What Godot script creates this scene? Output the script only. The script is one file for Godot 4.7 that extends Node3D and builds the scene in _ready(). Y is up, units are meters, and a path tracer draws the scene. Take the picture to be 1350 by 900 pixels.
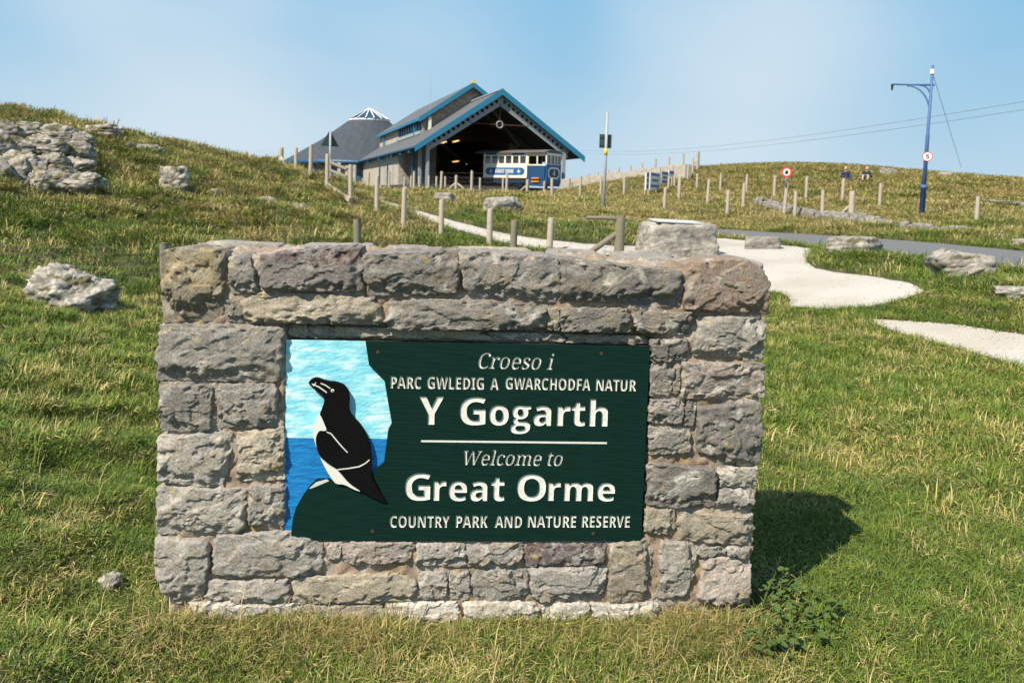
extends Node3D
# A rough stone wall with a carved welcome sign on a grassy headland; a tram station, fences and a road behind.

const RELIEF := [[-1.235,1.012,0.3956],[-1.139,1.163,-0.2492],[-1.229,1.238,0.1852],[-1.072,1.374,0.1825],[-1.224,1.569,-0.0989],[-1.221,1.825,0.1278],[-1.218,2.175,0.0399],[-1.073,2.342,0.1090],[-1.216,2.485,-0.0422],[-1.215,2.674,0.0189],[-0.983,2.674,0.0901],[-1.214,2.833,-0.0384],[-1.212,2.996,0.0410],[-1.210,3.178,-0.2319],[-1.209,3.367,0.0292],[-1.209,3.481,-0.2066],[-1.411,3.367,0.2327],[-1.590,3.296,0.0619],[-1.416,2.944,0.0404],[-1.599,2.773,-0.0991],[-1.423,2.303,-0.0250],[-1.120,3.367,0.2643],[-1.120,3.481,0.0635],[-1.028,3.384,0.0626],[-1.028,3.481,-0.1752],[-0.983,2.862,-0.1497],[-0.982,3.020,0.1460],[-0.981,3.199,-0.0904],[-0.898,3.384,0.1520],[-0.726,2.862,-0.0774],[-0.726,3.114,-0.0692],[-0.726,3.401,0.1109],[-0.796,3.384,-0.0321],[-0.542,2.862,0.1996],[-0.543,3.114,0.0696],[-0.543,3.277,-0.3787],[-0.527,3.367,0.6080],[-0.564,3.434,0.0115],[-0.599,3.481,0.0221],[-0.636,3.466,-0.0893],[-0.683,3.481,-0.0176],[-0.756,3.466,-0.0964],[-1.209,3.807,0.0748],[-0.981,3.807,-0.0229],[-0.761,3.912,-0.0311],[-1.592,3.807,-0.1284],[-0.599,3.912,0.0392],[-1.211,4.500,0.0619],[-1.594,4.500,-0.0164],[-0.899,4.500,-0.0503],[-0.599,4.605,0.0219],[-0.487,4.605,-0.0266],[-0.485,3.314,-0.0583],[-0.425,3.239,0.1061],[-0.359,3.219,0.2464],[-0.288,3.091,-0.1681],[-0.191,3.020,-0.0763],[-0.406,2.803,-0.1005],[-0.407,2.996,0.0557],[-0.407,3.178,-0.2351],[-0.352,3.434,-0.1583],[-0.391,3.738,-0.1401],[-0.391,4.127,-0.0311],[-0.313,3.367,-0.1115],[-0.234,3.239,-0.0266],[-0.154,3.091,0.1492],[-0.054,2.986,0.1862],[0.047,2.901,0.2596],[0.167,2.845,0.1339],[0.267,2.809,0.3254],[-0.062,2.890,-0.2437],[0.001,2.773,-0.0011],[0.097,2.785,-0.2391],[-0.035,3.296,0.0045],[-0.155,3.497,-0.0081],[-0.156,3.784,-0.2807],[-0.116,4.127,0.0229],[-0.235,4.127,0.0126],[-0.264,3.784,0.0814],[-0.194,3.761,0.1572],[-0.114,3.750,0.1165],[-0.021,3.750,0.0946],[0.099,3.689,-0.0664],[0.043,3.638,0.0625],[0.043,4.143,0.0573],[0.122,4.190,-0.2343],[0.172,3.912,-0.1073],[0.163,3.584,-0.1242],[-0.077,4.382,0.0215],[-0.235,4.382,0.0221],[-0.391,4.554,0.0028],[-0.156,4.942,0.0173],[0.125,3.178,-0.0473],[0.126,2.986,-0.1939],[0.238,3.434,0.1416],[0.241,3.035,0.1669],[0.237,3.738,0.1052],[0.225,3.850,0.0648],[0.365,2.890,-0.3885],[0.519,2.901,0.0794],[0.440,3.178,0.0105],[0.391,3.497,-0.0795],[0.549,3.450,0.0207],[0.712,3.434,-0.0597],[0.776,3.401,0.0821],[0.843,3.350,0.0475],[0.426,3.664,0.0873],[0.499,3.611,0.0450],[0.587,3.555,0.0480],[0.286,3.871,-0.1656],[0.348,3.839,-0.1747],[0.446,3.951,0.0156],[0.470,3.850,0.0876],[0.529,3.829,-0.1425],[0.593,3.773,-0.0396],[0.661,3.701,-0.0018],[0.736,3.664,-0.0066],[0.821,3.611,0.0244],[0.905,3.541,-0.0695],[1.111,3.401,-0.0319],[0.332,4.007,0.2139],[0.239,4.060,0.0229],[0.171,4.127,0.0718],[0.441,4.078,0.1084],[0.526,4.094,-0.0507],[0.618,4.094,0.0198],[0.726,4.094,0.0690],[0.864,4.094,0.0119],[0.965,4.060,0.0133],[1.061,4.025,-0.0513],[1.196,3.989,0.1282],[1.337,3.912,-0.0063],[1.528,3.807,0.0215],[0.850,3.850,0.0044],[0.656,3.912,-0.0072],[1.048,3.761,-0.0702],[0.998,3.434,0.0813],[1.201,3.584,0.0650],[1.408,3.555,-0.0751],[0.535,3.178,0.0086],[0.720,3.077,0.0179],[0.861,2.986,-0.0016],[0.978,2.907,-0.0176],[1.106,2.845,-0.0431],[1.211,2.785,0.0097],[0.534,3.325,-0.1315],[0.718,3.254,-0.0324],[0.859,3.195,-0.0431],[0.976,3.135,0.0257],[1.103,3.073,0.0022],[1.208,3.011,0.0140],[0.857,3.296,-0.0013],[1.000,3.266,-0.0462],[1.132,3.235,0.0002],[1.415,2.944,-0.0226],[1.418,2.708,0.0492],[0.632,2.803,0.0352],[0.740,2.833,0.0159],[0.814,2.674,0.0299],[1.016,2.565,0.1447],[0.903,2.501,-0.1180],[0.729,2.526,-0.0895],[0.906,2.398,0.3206],[1.221,2.398,0.0686],[1.228,2.241,-0.0843],[0.991,2.361,-0.2887],[1.432,2.262,0.0064],[0.938,1.459,0.0317],[1.256,1.526,-0.0003],[1.282,1.118,0.0801],[0.841,1.705,-0.1152],[1.086,1.887,0.0576],[1.460,1.609,-0.0248],[0.619,4.554,-0.0059],[1.199,4.500,-0.0242],[0.356,4.554,-0.0112],[0.161,4.605,-0.0190],[1.405,4.382,-0.0512],[0.799,5.075,0.0220],[1.200,5.075,0.0036],[0.357,5.075,-0.0177],[-2.115,-0.357,-0.0027],[-2.115,0.095,0.0088],[-2.115,0.531,0.0106],[-2.115,0.916,-0.0070],[-1.971,-0.357,-0.0015],[-1.971,0.095,-0.0037],[-1.971,0.531,0.0002],[-1.971,0.916,-0.0062],[-1.800,-0.357,-0.0010],[-1.800,0.095,-0.0007],[-1.800,0.531,0.0070],[-1.800,0.916,-0.0126],[-1.596,-0.357,-0.0008],[-1.596,0.095,-0.0017],[-1.596,0.531,0.0210],[-1.596,0.916,-0.0118],[-1.350,-0.357,-0.0009],[-1.350,0.095,-0.0025],[-1.350,0.531,0.0298],[-1.350,0.916,-0.2810],[-1.060,-0.357,-0.0014],[-1.060,0.095,-0.0005],[-1.060,0.531,0.0177],[-1.060,0.916,-0.1137],[-0.723,-0.357,-0.0020],[-0.723,0.095,0.0024],[-0.723,0.531,0.0001],[-0.723,0.916,0.0357],[-0.347,-0.357,-0.0023],[-0.347,0.095,0.0036],[-0.347,0.531,-0.0025],[-0.347,0.916,-0.0083],[0.050,-0.357,-0.0024],[0.050,0.095,0.0037],[0.050,0.531,-0.0010],[0.050,0.916,-0.0003],[0.444,-0.357,-0.0023],[0.444,0.095,0.0034],[0.444,0.531,-0.0016],[0.444,0.916,0.0013],[0.811,-0.357,-0.0020],[0.811,0.095,0.0025],[0.811,0.531,0.0016],[0.811,0.916,-0.0002],[1.137,-0.357,-0.0017],[1.137,0.095,0.0015],[1.137,0.531,0.0071],[1.137,0.916,-0.0391],[1.416,-0.357,-0.0015],[1.416,0.095,0.0013],[1.416,0.531,0.0064],[1.416,0.916,-0.0382],[1.650,-0.357,-0.0014],[1.650,0.095,0.0014],[1.650,0.531,0.0023],[1.650,0.916,-0.0012],[1.846,-0.357,-0.0009],[1.846,0.095,-0.0013],[1.846,0.531,-0.0021],[1.846,0.916,-0.0011],[2.009,-0.357,-0.0046],[2.009,0.095,0.0080],[2.009,0.531,0.0032],[2.009,0.916,0.0006],[-0.897,1.131,-0.0080],[-0.897,1.386,-0.1701],[-0.897,1.705,-0.0514],[-0.897,2.079,-0.0941],[-0.897,2.442,-0.1300],[-0.539,1.131,0.0220],[-0.539,1.386,0.0103],[-0.539,1.705,0.0567],[-0.539,2.079,0.0324],[-0.539,2.442,0.0187],[-0.150,1.131,0.0102],[-0.150,1.386,-0.0313],[-0.150,1.705,0.0176],[-0.150,2.079,-0.0134],[-0.150,2.442,0.0215],[0.249,1.131,0.0134],[0.249,1.386,-0.0254],[0.249,1.705,0.0129],[0.249,2.079,0.0025],[0.249,2.442,-0.0317],[0.632,1.131,0.0041],[0.632,1.386,-0.0316],[0.632,1.705,0.0938],[0.632,2.079,0.0153],[0.632,2.442,-0.0531]]
const RELIEF_PLANE := [0.14077,0.00171,0.01216]
const STONES := [
["lichen",.030,[-1.063,1.269,-0.992,1.281,-0.858,1.277,-0.848,1.251,-0.851,1.088,-0.863,1.025,-1.059,1.02,-1.066,1.161]],
["dark",.022,[-0.839,1.251,-0.769,1.264,-0.754,1.222,-0.731,1.143,-0.741,1.127,-0.831,1.125]],
["purple",.036,[-0.737,1.259,-0.586,1.282,-0.398,1.297,-0.381,1.25,-0.372,1.162,-0.39,1.141,-0.533,1.137,-0.736,1.151]],
["dark",.034,[-0.39,1.274,-0.224,1.289,-0.05,1.296,-0.043,1.219,-0.046,1.143,-0.16,1.133,-0.362,1.125,-0.376,1.191]],
["dark",.032,[-0.045,1.291,0.119,1.293,0.304,1.282,0.312,1.195,0.312,1.13,0.288,1.119,0.124,1.121,-0.026,1.141,-0.05,1.246]],
["dark",.034,[0.303,1.276,0.522,1.263,0.747,1.242,0.757,1.165,0.745,1.116,0.674,1.111,0.474,1.126,0.309,1.127]],
["rust",.034,[0.754,1.272,0.876,1.291,0.984,1.294,1.042,1.258,1.07,1.202,1.071,1.093,0.754,1.105]],
["dark",.012,[-0.856,1.1,-0.789,1.101,-0.787,1.026,-0.843,1.025]],
["tan",.026,[-0.792,1.112,-0.708,1.132,-0.525,1.131,-0.319,1.12,-0.313,1.025,-0.472,1.025,-0.779,1.026]],
["dark",.030,[-0.301,1.11,-0.168,1.121,-0.001,1.125,0.264,1.109,0.272,1.027,0.082,1.017,-0.292,1.01]],
["tan",.012,[0.269,1.096,0.31,1.099,0.316,1.014,0.275,1.016]],
["dark",.026,[0.31,1.102,0.565,1.108,0.572,1.016,0.321,1.014]],
["dark",.026,[0.587,1.095,0.796,1.096,0.795,1.013,0.59,1.02]],
["dark",.028,[-1.072,1.014,-0.858,1.018,-0.648,1.017,-0.649,0.819,-1.081,0.814,-1.083,0.899]],
["dark",.028,[-1.073,0.811,-0.891,0.803,-0.894,0.646,-0.948,0.637,-1.074,0.638]],
["dark",.026,[-0.879,0.808,-0.675,0.812,-0.669,0.753,-0.677,0.657,-0.871,0.649]],
["grey",.030,[-1.079,0.621,-0.824,0.64,-0.824,0.589,-0.858,0.429,-1.083,0.455]],
["tan",.026,[-0.812,0.638,-0.645,0.656,-0.641,0.466,-0.814,0.462,-0.804,0.562]],
["grey",.028,[-1.086,0.438,-0.97,0.441,-0.777,0.434,-0.774,0.295,-0.798,0.273,-1.087,0.264]],
["grey",.022,[-0.767,0.453,-0.641,0.451,-0.64,0.298,-0.767,0.301]],
["grey",.032,[-1.089,0.263,-0.905,0.247,-0.897,0.178,-0.923,0.032,-1.028,0.007,-1.093,0.102]],
["grey",.030,[-0.89,0.266,-0.762,0.278,-0.629,0.278,-0.502,0.239,-0.509,0.129,-0.596,0.112,-0.892,0.121]],
["pinkish",.010,[-0.494,0.239,-0.441,0.242,-0.443,0.174,-0.494,0.173]],
["pinkish",.016,[-0.441,0.242,-0.18,0.237,-0.187,0.171,-0.373,0.151,-0.443,0.174]],
["grey",.018,[-0.178,0.237,0.004,0.237,0.006,0.148,-0.171,0.151]],
["grey",.020,[0.006,0.229,0.215,0.238,0.207,0.157,0.009,0.148]],
["purple",.018,[0.22,0.235,0.517,0.235,0.515,0.157,0.223,0.148]],
["grey",.024,[-0.908,0.1,-0.625,0.102,-0.617,0.011,-0.726,0.006,-0.908,0.026]],
["tan",.022,[-0.618,0.108,-0.442,0.119,-0.216,0.124,-0.161,0.075,-0.16,0.023,-0.617,0.008]],
["grey",.018,[-0.165,0.127,-0.056,0.133,-0.059,0.029,-0.16,0.029]],
["pale",.014,[-0.054,0.127,0.021,0.13,0.024,0.02,-0.051,0.029]],
["grey",.024,[0.02,0.138,0.232,0.138,0.235,0.048,0.103,0.014,0.026,0.02]],
["grey",.026,[0.237,0.147,0.521,0.149,0.523,0.095,0.501,0.027,0.299,0.013,0.243,0.045]],
["tan",.022,[0.53,0.238,0.687,0.256,0.69,0.193,0.667,0.026,0.571,0.004,0.531,0.021]],
["pale",.024,[0.715,0.247,0.832,0.245,0.857,0.201,0.847,0.107,0.817,0.035,0.712,0.026]],
["pinkish",.028,[0.879,0.187,1.06,0.181,1.068,-0.004,0.866,0.014]],
["grey",.016,[0.846,0.222,0.963,0.227,0.962,0.191,0.851,0.188]],
["grey",.018,[0.966,0.227,1.06,0.228,1.063,0.185,0.971,0.182]],
["pale",.030,[0.81,1.083,1.066,1.083,1.067,0.927,0.804,0.938]],
["dark",.024,[0.646,0.995,0.784,1,0.783,0.922,0.65,0.908]],
["dark",.020,[0.648,0.907,0.736,0.908,0.731,0.791,0.653,0.787]],
["tan",.008,[0.733,0.906,0.761,0.912,0.759,0.794,0.734,0.788]],
["pinkish",.028,[0.766,0.915,1.068,0.917,1.076,0.787,0.762,0.777]],
["dark",.024,[0.648,0.774,0.788,0.776,0.775,0.691,0.652,0.686]],
["dark",.016,[0.79,0.771,0.824,0.768,0.82,0.68,0.778,0.682]],
["dark",.032,[0.827,0.754,1.068,0.775,1.081,0.601,1.071,0.533,0.945,0.546,0.833,0.585]],
["grey",.022,[0.653,0.677,0.809,0.676,0.814,0.582,0.658,0.566]],
["dark",.026,[0.656,0.545,0.91,0.525,0.918,0.375,0.729,0.371,0.658,0.382]],
["pale",.022,[0.918,0.533,1.069,0.526,1.067,0.453,0.925,0.452]],
["grey",.022,[0.922,0.448,1.065,0.443,1.064,0.362,0.92,0.375]],
["tan",.018,[0.656,0.37,0.769,0.365,0.768,0.269,0.652,0.277]],
["tan",.026,[0.777,0.356,1.062,0.349,1.066,0.229,0.774,0.251]],
["pale",-.012,[-0.641,1.017,-0.57,1.016,-0.572,0.972,-0.64,0.974]],
["grey",-.014,[-0.573,1.016,-0.477,1.013,-0.479,0.971,-0.573,0.97]],
["tan",-.016,[-0.477,1.013,-0.157,1.011,0.056,1.008,0.057,0.974,-0.323,0.974,-0.477,0.974]],
["pale",-.013,[0.058,1.005,0.33,1.005,0.331,0.974,0.059,0.974]],
["tan",-.016,[0.332,1.005,0.624,1.003,0.631,0.971,0.333,0.971]],
["white",.026,[-0.977,0.016,-0.836,0.021,-0.698,0.009,-0.592,0.014,-0.581,-0.028,-0.703,-0.078,-0.835,-0.083,-0.946,-0.06]],
["tan",.010,[-0.58,0.004,-0.468,0.009,-0.298,0.006,-0.264,-0.033,-0.296,-0.079,-0.569,-0.077]],
["white",.016,[-0.28,0.008,-0.139,0.018,-0.019,0.015,-0.011,-0.071,-0.246,-0.075]],
["white",.030,[-0.005,0.015,0.135,0.023,0.251,0.014,0.28,-0.015,0.26,-0.084,0.005,-0.082]],
["white",.020,[0.287,0.005,0.39,0.014,0.463,0.008,0.461,-0.073,0.299,-0.078]],
["white",.024,[0.471,0.011,0.61,0.004,0.7,0.013,0.729,-0.011,0.709,-0.075,0.484,-0.079]]]
const SIGN_CORNERS := [-0.644,0.967,0.644,0.967,0.644,0.247,-0.644,0.247]
const CLIFF_EDGE := [-0.368,0.969,-0.354,0.883,-0.299,0.829,-0.29,0.776,-0.273,0.687,-0.271,0.676,-0.283,0.653,-0.288,0.606,-0.296,0.533,-0.33,0.505,-0.336,0.486,-0.309,0.438,-0.291,0.399,-0.367,0.427,-0.425,0.45,-0.458,0.457,-0.491,0.472,-0.533,0.469,-0.559,0.441,-0.581,0.406,-0.604,0.363,-0.614,0.32,-0.621,0.239]
const BIRD_BODY := [-0.563,0.819,-0.553,0.831,-0.535,0.837,-0.5,0.824,-0.467,0.822,-0.44,0.812,-0.424,0.791,-0.419,0.762,-0.422,0.724,-0.412,0.703,-0.379,0.669,-0.357,0.631,-0.344,0.588,-0.34,0.546,-0.34,0.486,-0.326,0.46,-0.31,0.434,-0.291,0.404,-0.285,0.391,-0.299,0.392,-0.333,0.408,-0.371,0.428,-0.408,0.451,-0.459,0.51,-0.496,0.536,-0.521,0.557,-0.534,0.595,-0.536,0.621,-0.522,0.65,-0.517,0.672,-0.523,0.705,-0.513,0.731,-0.506,0.756,-0.511,0.771,-0.528,0.786,-0.552,0.804]
const BIRD_BELLY := [-0.525,0.71,-0.517,0.701,-0.506,0.676,-0.496,0.651,-0.506,0.648,-0.522,0.65,-0.534,0.629,-0.534,0.599,-0.529,0.587,-0.534,0.595,-0.542,0.625,-0.544,0.654,-0.537,0.684]
const BIRD_FLANK := [-0.521,0.557,-0.505,0.54,-0.48,0.519,-0.459,0.509,-0.444,0.492,-0.417,0.459,-0.371,0.428,-0.4,0.438,-0.433,0.456,-0.46,0.457,-0.471,0.467,-0.496,0.506]
const WING_LINE := [-0.497,0.645,-0.481,0.638,-0.464,0.617,-0.443,0.592,-0.423,0.571]
const TAIL_LINE := [-0.459,0.509,-0.418,0.514,-0.381,0.521,-0.36,0.533,-0.346,0.546]
const BILL_LINES := [-0.55,0.815,-0.524,0.804,-0.498,0.785,-0.52,0.818,-0.504,0.812,-0.486,0.8]
const BILL_BAND := [-0.536,0.82,-0.544,0.808]
const BIRD_EYE := [-0.478,0.792]
const ROCK_LIGHT := [-0.557,0.437,-0.533,0.46,-0.496,0.471,-0.487,0.465,-0.52,0.45,-0.55,0.437]
const RULE := [-0.166,0.613,0.502,0.612]
const WORDS := [
["Croeso i","i",0.03,0.877,0.299,0.937],
["PARC","c",-0.277,0.801,-0.17,0.845],
["GWLEDIG","c",-0.149,0.802,0.051,0.846],
["A","c",0.074,0.802,0.103,0.845],
["GWARCHODFA","c",0.128,0.804,0.433,0.848],
["NATUR","c",0.454,0.804,0.6,0.847],
["Y","b",-0.176,0.673,-0.089,0.774],
["G","b",-0.031,0.673,0.06,0.774],
["ogarth","b",0.074,0.643,0.501,0.773],
["Welcome to","i",-0.014,0.526,0.343,0.583],
["G","b",-0.219,0.395,-0.13,0.495],
["reat","b",-0.118,0.394,0.136,0.481],
["O","b",0.182,0.395,0.286,0.495],
["rme","b",0.295,0.396,0.539,0.465],
["COUNTRY","c",-0.271,0.295,-0.058,0.339],
["PARK","c",-0.035,0.296,0.079,0.34],
["AND","c",0.105,0.296,0.203,0.34],
["NATURE","c",0.225,0.297,0.401,0.341],
["RESERVE","c",0.423,0.298,0.599,0.342]]
const SCREWS := [-0.324,0.93,0.469,0.939,-0.332,0.281,0.466,0.275]
const FENCE_BY_WALL := [[-7.391,-10.694,0.35],[-5.095,-12.177,0.587],[-2.747,-14.746,0.894],[0.008,-16,0.858],[2.074,-16.268,0.772]]
const FENCE_ON_HILL := [[2.106,-16.466,0.71],[0.748,-16.984,0.708],[-0.514,-18.193,0.858],[-1.767,-20.424,0.862],[-2.872,-21.812,1.039],[-4.051,-24.67,1.004],[-4.897,-25.025,1.158],[-6.01,-26.835,1.1],[-6.876,-28.173,1.078],[-7.846,-29.991,0.836],[-8.744,-31.302,0.786],[-10.389,-32.374,0.45],[-11.458,-32.011,0.35]]
const FENCE_STATION := [[-5.089,-26.007,0.389],[-8.107,-46.296,1.105],[-6.813,-45.493,1.157],[-5.257,-43.685,1.152],[-3.778,-42.834,1.18],[-2.184,-42.444,1.201],[-0.403,-42.498,1.122],[1.799,-39.96,1.031],[3.585,-45.86,1.16],[4.802,-46.754,1.145],[6.155,-47.099,1.152],[7.331,-45.919,1.08],[7.854,-46.339,1.011],[8.547,-46.725,0.905],[8.962,-47.156,0.855],[8.838,-45.143,0.926]]
const FENCE_PLATFORM := [[-7.863,-59.483,1.149],[-7.36,-59.547,1.212],[-6.774,-59.616,1.169],[-6.134,-59.686,1.233],[-5.6,-59.738,1.189],[-4.955,-59.795,1.201],[-4.202,-59.853,1.269],[-2.49,-59.948,1.144],[-0.831,-58.994,1.11],[0.847,-56.994,0.989],[1.937,-54.966,0.813],[3.736,-57.88,0.842]]
const FENCE_SKYLINE := [[4.191,-63.863,0.949],[5.407,-61.764,1.008],[5.967,-60.707,1.014],[6.666,-60.132,1.002],[7.346,-59.549,0.938],[8.089,-58.948,0.915],[8.79,-58.342,0.914],[9.6,-57.707,1.021],[10.41,-57.058,1.062],[11.343,-56.88,1.166],[12.193,-56.192,1.284]]
const FENCE_ROADSIDE := [[5.831,-32.481,0.925],[7.784,-30.523,1.02],[9.864,-29.389,0.972],[10.379,-28.147,0.998],[10.663,-26.43,1.029]]
const FENCE_BANK := [[12.063,-55.709,1.289],[11.371,-53.812,1.09],[10.472,-50.935,0.915],[9.971,-45.93,0.922],[10.953,-44.677,0.975],[11.576,-41.932,1.009],[11.982,-38.687,1.076],[12.812,-36.835,1.09],[13.487,-34.454,1.056],[13.794,-31.622,1.014],[14.519,-26.252,0.824],[14.537,-21.556,0.733]]
const FENCE_SLOPE := [[7.503,-38.271,1.148],[8.313,-36.054,1.076],[9.229,-33.761,1.008],[9.677,-29.977,1.274]]
const PATH_UPPER := [-4.728,-29.95,-4.499,-29.841,-4.27,-29.822,-3.481,-27.953,-2.804,-26.304,-2.202,-24.81,-1.62,-23.081,-1.033,-21.633,-0.496,-20.359,-0.033,-19.609,0.4,-18.975,0.89,-18.433,1.368,-18.015,1.514,-17.828,1.685,-17.804,1.854,-17.973,2.015,-17.92,2.19,-18.011,2.4,-18.363,2.613,-18.66,2.807,-18.872,3.038,-19.197,3.245,-19.465,3.507,-19.923,3.732,-20.142,3.942,-20.376,4.21,-20.738,4.488,-21.227,4.674,-21.367,4.949,-21.747,5.21,-22.159,5.46,-22.406,5.739,-22.627,5.898,-22.274,6.068,-22.028,6.209,-21.781,6.245,-21.263,6.402,-21.145,6.461,-20.701,6.504,-20.241,6.569,-19.856,6.701,-19.685,6.698,-19.155,6.873,-19.101,6.166,-17.361,5.684,-16.172,5.469,-15.021,5.53,-14.76,5.566,-14.442,5.615,-14.164,5.671,-13.991,5.775,-13.93,5.797,-13.682,5.854,-13.531,5.926,-13.408,5.905,-13.101,5.943,-12.9,5.991,-12.76,5.987,-12.495,5.911,-12.083,5.844,-11.732,5.647,-11.567,5.495,-11.444,5.337,-11.32,5.216,-11.297,5.097,-11.263,4.966,-11.191,4.838,-11.113,4.733,-11.104,4.643,-11.132,4.55,-11.16,4.474,-11.208,4.375,-11.226,4.294,-11.276,4.22,-11.363,4.159,-11.512,4.093,-11.595,4.011,-11.666,3.931,-11.728,4.145,-12.288,4.218,-12.805,4.125,-12.94,4.041,-13.119,3.78,-12.479,3.567,-11.964,3.472,-12.062,3.389,-12.107,3.268,-12.129,3.181,-12.158,3.082,-12.206,3.046,-12.41,2.981,-12.617,2.917,-12.814,2.853,-12.975,2.79,-13.214,2.716,-13.328,2.653,-13.551,2.573,-13.73,2.499,-13.917,2.427,-14.174,2.331,-14.327,2.265,-14.602,2.195,-14.859,2.096,-15.021,2.008,-15.259,1.914,-15.681,1.817,-16.088,1.68,-16.158,1.548,-16.355,1.415,-16.479,1.275,-16.664,1.136,-16.837,0.997,-17.074,0.842,-17.212,0.706,-17.377,0.542,-17.539,0.377,-17.681,-0.018,-18.37,-0.466,-19.148,-0.947,-20.155,-1.48,-21.192,-1.996,-22.678,-2.561,-24.016,-3.163,-25.207,-3.77,-26.39,-4.071,-26.72,-4.448,-27.435,-4.55,-28.292]
const PATH_LOWER := [4.488,-10.286,4.559,-10.238,4.644,-10.214,4.726,-10.177,4.811,-10.165,4.889,-10.142,4.958,-10.089,5.033,-10.059,5.109,-10.017,5.155,-9.929,5.224,-9.895,5.276,-9.816,5.334,-9.774,5.352,-9.66,5.4,-9.591,5.454,-9.556,5.48,-9.461,5.504,-9.366,5.551,-9.314,5.593,-9.253,5.629,-9.195,5.662,-9.118,5.684,-9.035,5.738,-8.997,5.762,-8.914,5.782,-8.841,5.824,-8.785,5.871,-8.741,5.881,-8.656,5.916,-8.593,5.944,-8.535,5.959,-8.449,5.996,-8.403,5.884,-8.186,5.766,-7.965,5.672,-7.772,5.554,-7.56,5.464,-7.386,5.353,-7.182,5.287,-7.18,5.209,-7.165,5.15,-7.174,5.061,-7.144,5.023,-7.174,4.937,-7.151,4.942,-7.247,4.95,-7.341,4.957,-7.448,4.956,-7.539,4.96,-7.632,4.959,-7.74,4.981,-7.875,4.968,-7.959,4.946,-8.033,4.938,-8.126,4.902,-8.183,4.898,-8.279,4.895,-8.397,4.876,-8.473,4.854,-8.554,4.831,-8.647,4.795,-8.726,4.784,-8.825,4.772,-8.929,4.742,-9.03,4.721,-9.135,4.689,-9.217,4.666,-9.313,4.625,-9.381,4.594,-9.482,4.554,-9.572,4.524,-9.668,4.466,-9.737,4.423,-9.809,4.434,-9.999]
const ROAD := [1.794,-25.567,2.007,-25.451,2.186,-25.38,2.396,-25.326,2.592,-25.288,2.812,-25.296,3.046,-25.314,3.26,-25.282,3.503,-25.403,3.776,-25.609,4.025,-25.731,4.287,-25.866,4.553,-26.123,4.777,-26.235,5.04,-26.459,5.258,-26.505,5.486,-26.596,5.744,-26.725,6.004,-26.884,6.21,-26.882,6.435,-26.853,6.64,-26.82,6.837,-26.743,7.02,-26.581,7.209,-26.409,7.345,-26.174,7.501,-25.98,7.64,-25.704,7.765,-25.447,7.916,-25.235,8.046,-24.967,8.177,-24.734,8.292,-24.492,8.4,-24.178,8.547,-23.97,8.671,-23.663,8.755,-23.367,8.89,-23.15,9.023,-22.962,9.158,-22.791,9.262,-22.52,9.34,-22.199,9.441,-21.991,9.548,-21.772,9.647,-21.563,9.732,-21.308,9.812,-21.053,9.886,-20.801,9.938,-20.52,10.023,-20.309,10.088,-20.075,10.146,-19.818,10.204,-19.59,10.263,-19.373,10.304,-19.13,10.383,-18.942,10.425,-18.701,10.44,-18.433,10.504,-18.249,10.548,-18.036,10.561,-17.77,10.547,-17.49,10.609,-17.327,10.611,-17.097,10.65,-16.926,10.641,-16.701,10.666,-16.523,10.712,-16.382,10.745,-16.236,10.707,-15.972,10.723,-15.805,10.77,-15.67,10.783,-15.506,10.804,-15.354,10.804,-15.167,10.838,-15.029,10.849,-14.866,10.837,-14.682,10.855,-14.537,10.874,-14.395,10.877,-14.241,10.898,-14.102,10.915,-13.964,10.921,-13.842,10.959,-13.718,10.985,-13.614,10.996,-13.476,11.03,-13.379,11.06,-13.273,11.091,-13.183,10.163,-12.062,9.488,-11.245,8.943,-10.598,8.524,-10.078,8.521,-10.176,8.518,-10.277,8.525,-10.385,8.525,-10.493,8.523,-10.59,8.529,-10.709,8.523,-10.819,8.545,-10.952,8.551,-11.078,8.539,-11.188,8.553,-11.334,8.555,-11.454,8.564,-11.596,8.578,-11.747,8.611,-11.923,8.64,-12.098,8.67,-12.282,8.651,-12.402,8.626,-12.525,8.603,-12.639,8.581,-12.763,8.573,-12.909,8.531,-13.017,8.533,-13.178,8.52,-13.328,8.512,-13.501,8.489,-13.639,8.478,-13.809,8.445,-13.964,8.42,-14.131,8.385,-14.3,8.351,-14.462,8.337,-14.661,8.311,-14.861,8.269,-15.039,8.229,-15.208,8.178,-15.39,8.142,-15.585,8.096,-15.779,8.046,-15.939,7.998,-16.151,7.924,-16.321,7.864,-16.501,7.819,-16.737,7.802,-17.008,7.756,-17.258,7.695,-17.485,7.663,-17.768,7.59,-17.999,7.548,-18.302,7.487,-18.573,7.414,-18.797,7.348,-19.046,7.287,-19.366,7.204,-19.645,7.104,-19.896,7.065,-20.284,6.977,-20.563,6.925,-20.897,6.849,-21.213,6.767,-21.537,6.714,-21.932,6.637,-22.262,6.534,-22.563,6.423,-22.855,6.328,-23.17,6.17,-23.319,6.051,-23.62,5.914,-23.837,5.775,-24.065,5.61,-24.2,5.411,-24.247,5.251,-24.406,5.054,-24.451,4.861,-24.458,4.682,-24.536,4.449,-24.413,4.256,-24.434,4.056,-24.429,3.822,-24.355,3.595,-24.26,3.348,-24.195,3.118,-24.139,2.918,-24.201,2.696,-24.241,2.511,-24.309,2.311,-24.378,2.125,-24.561,1.938,-24.749,1.754,-24.884]
const ROAD_EDGE := [4.053,-24.427,5.91,-23.828,6.981,-20.571,7.55,-18.302,7.867,-16.506,8.269,-15.04,8.479,-13.812,8.673,-12.289]
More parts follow.
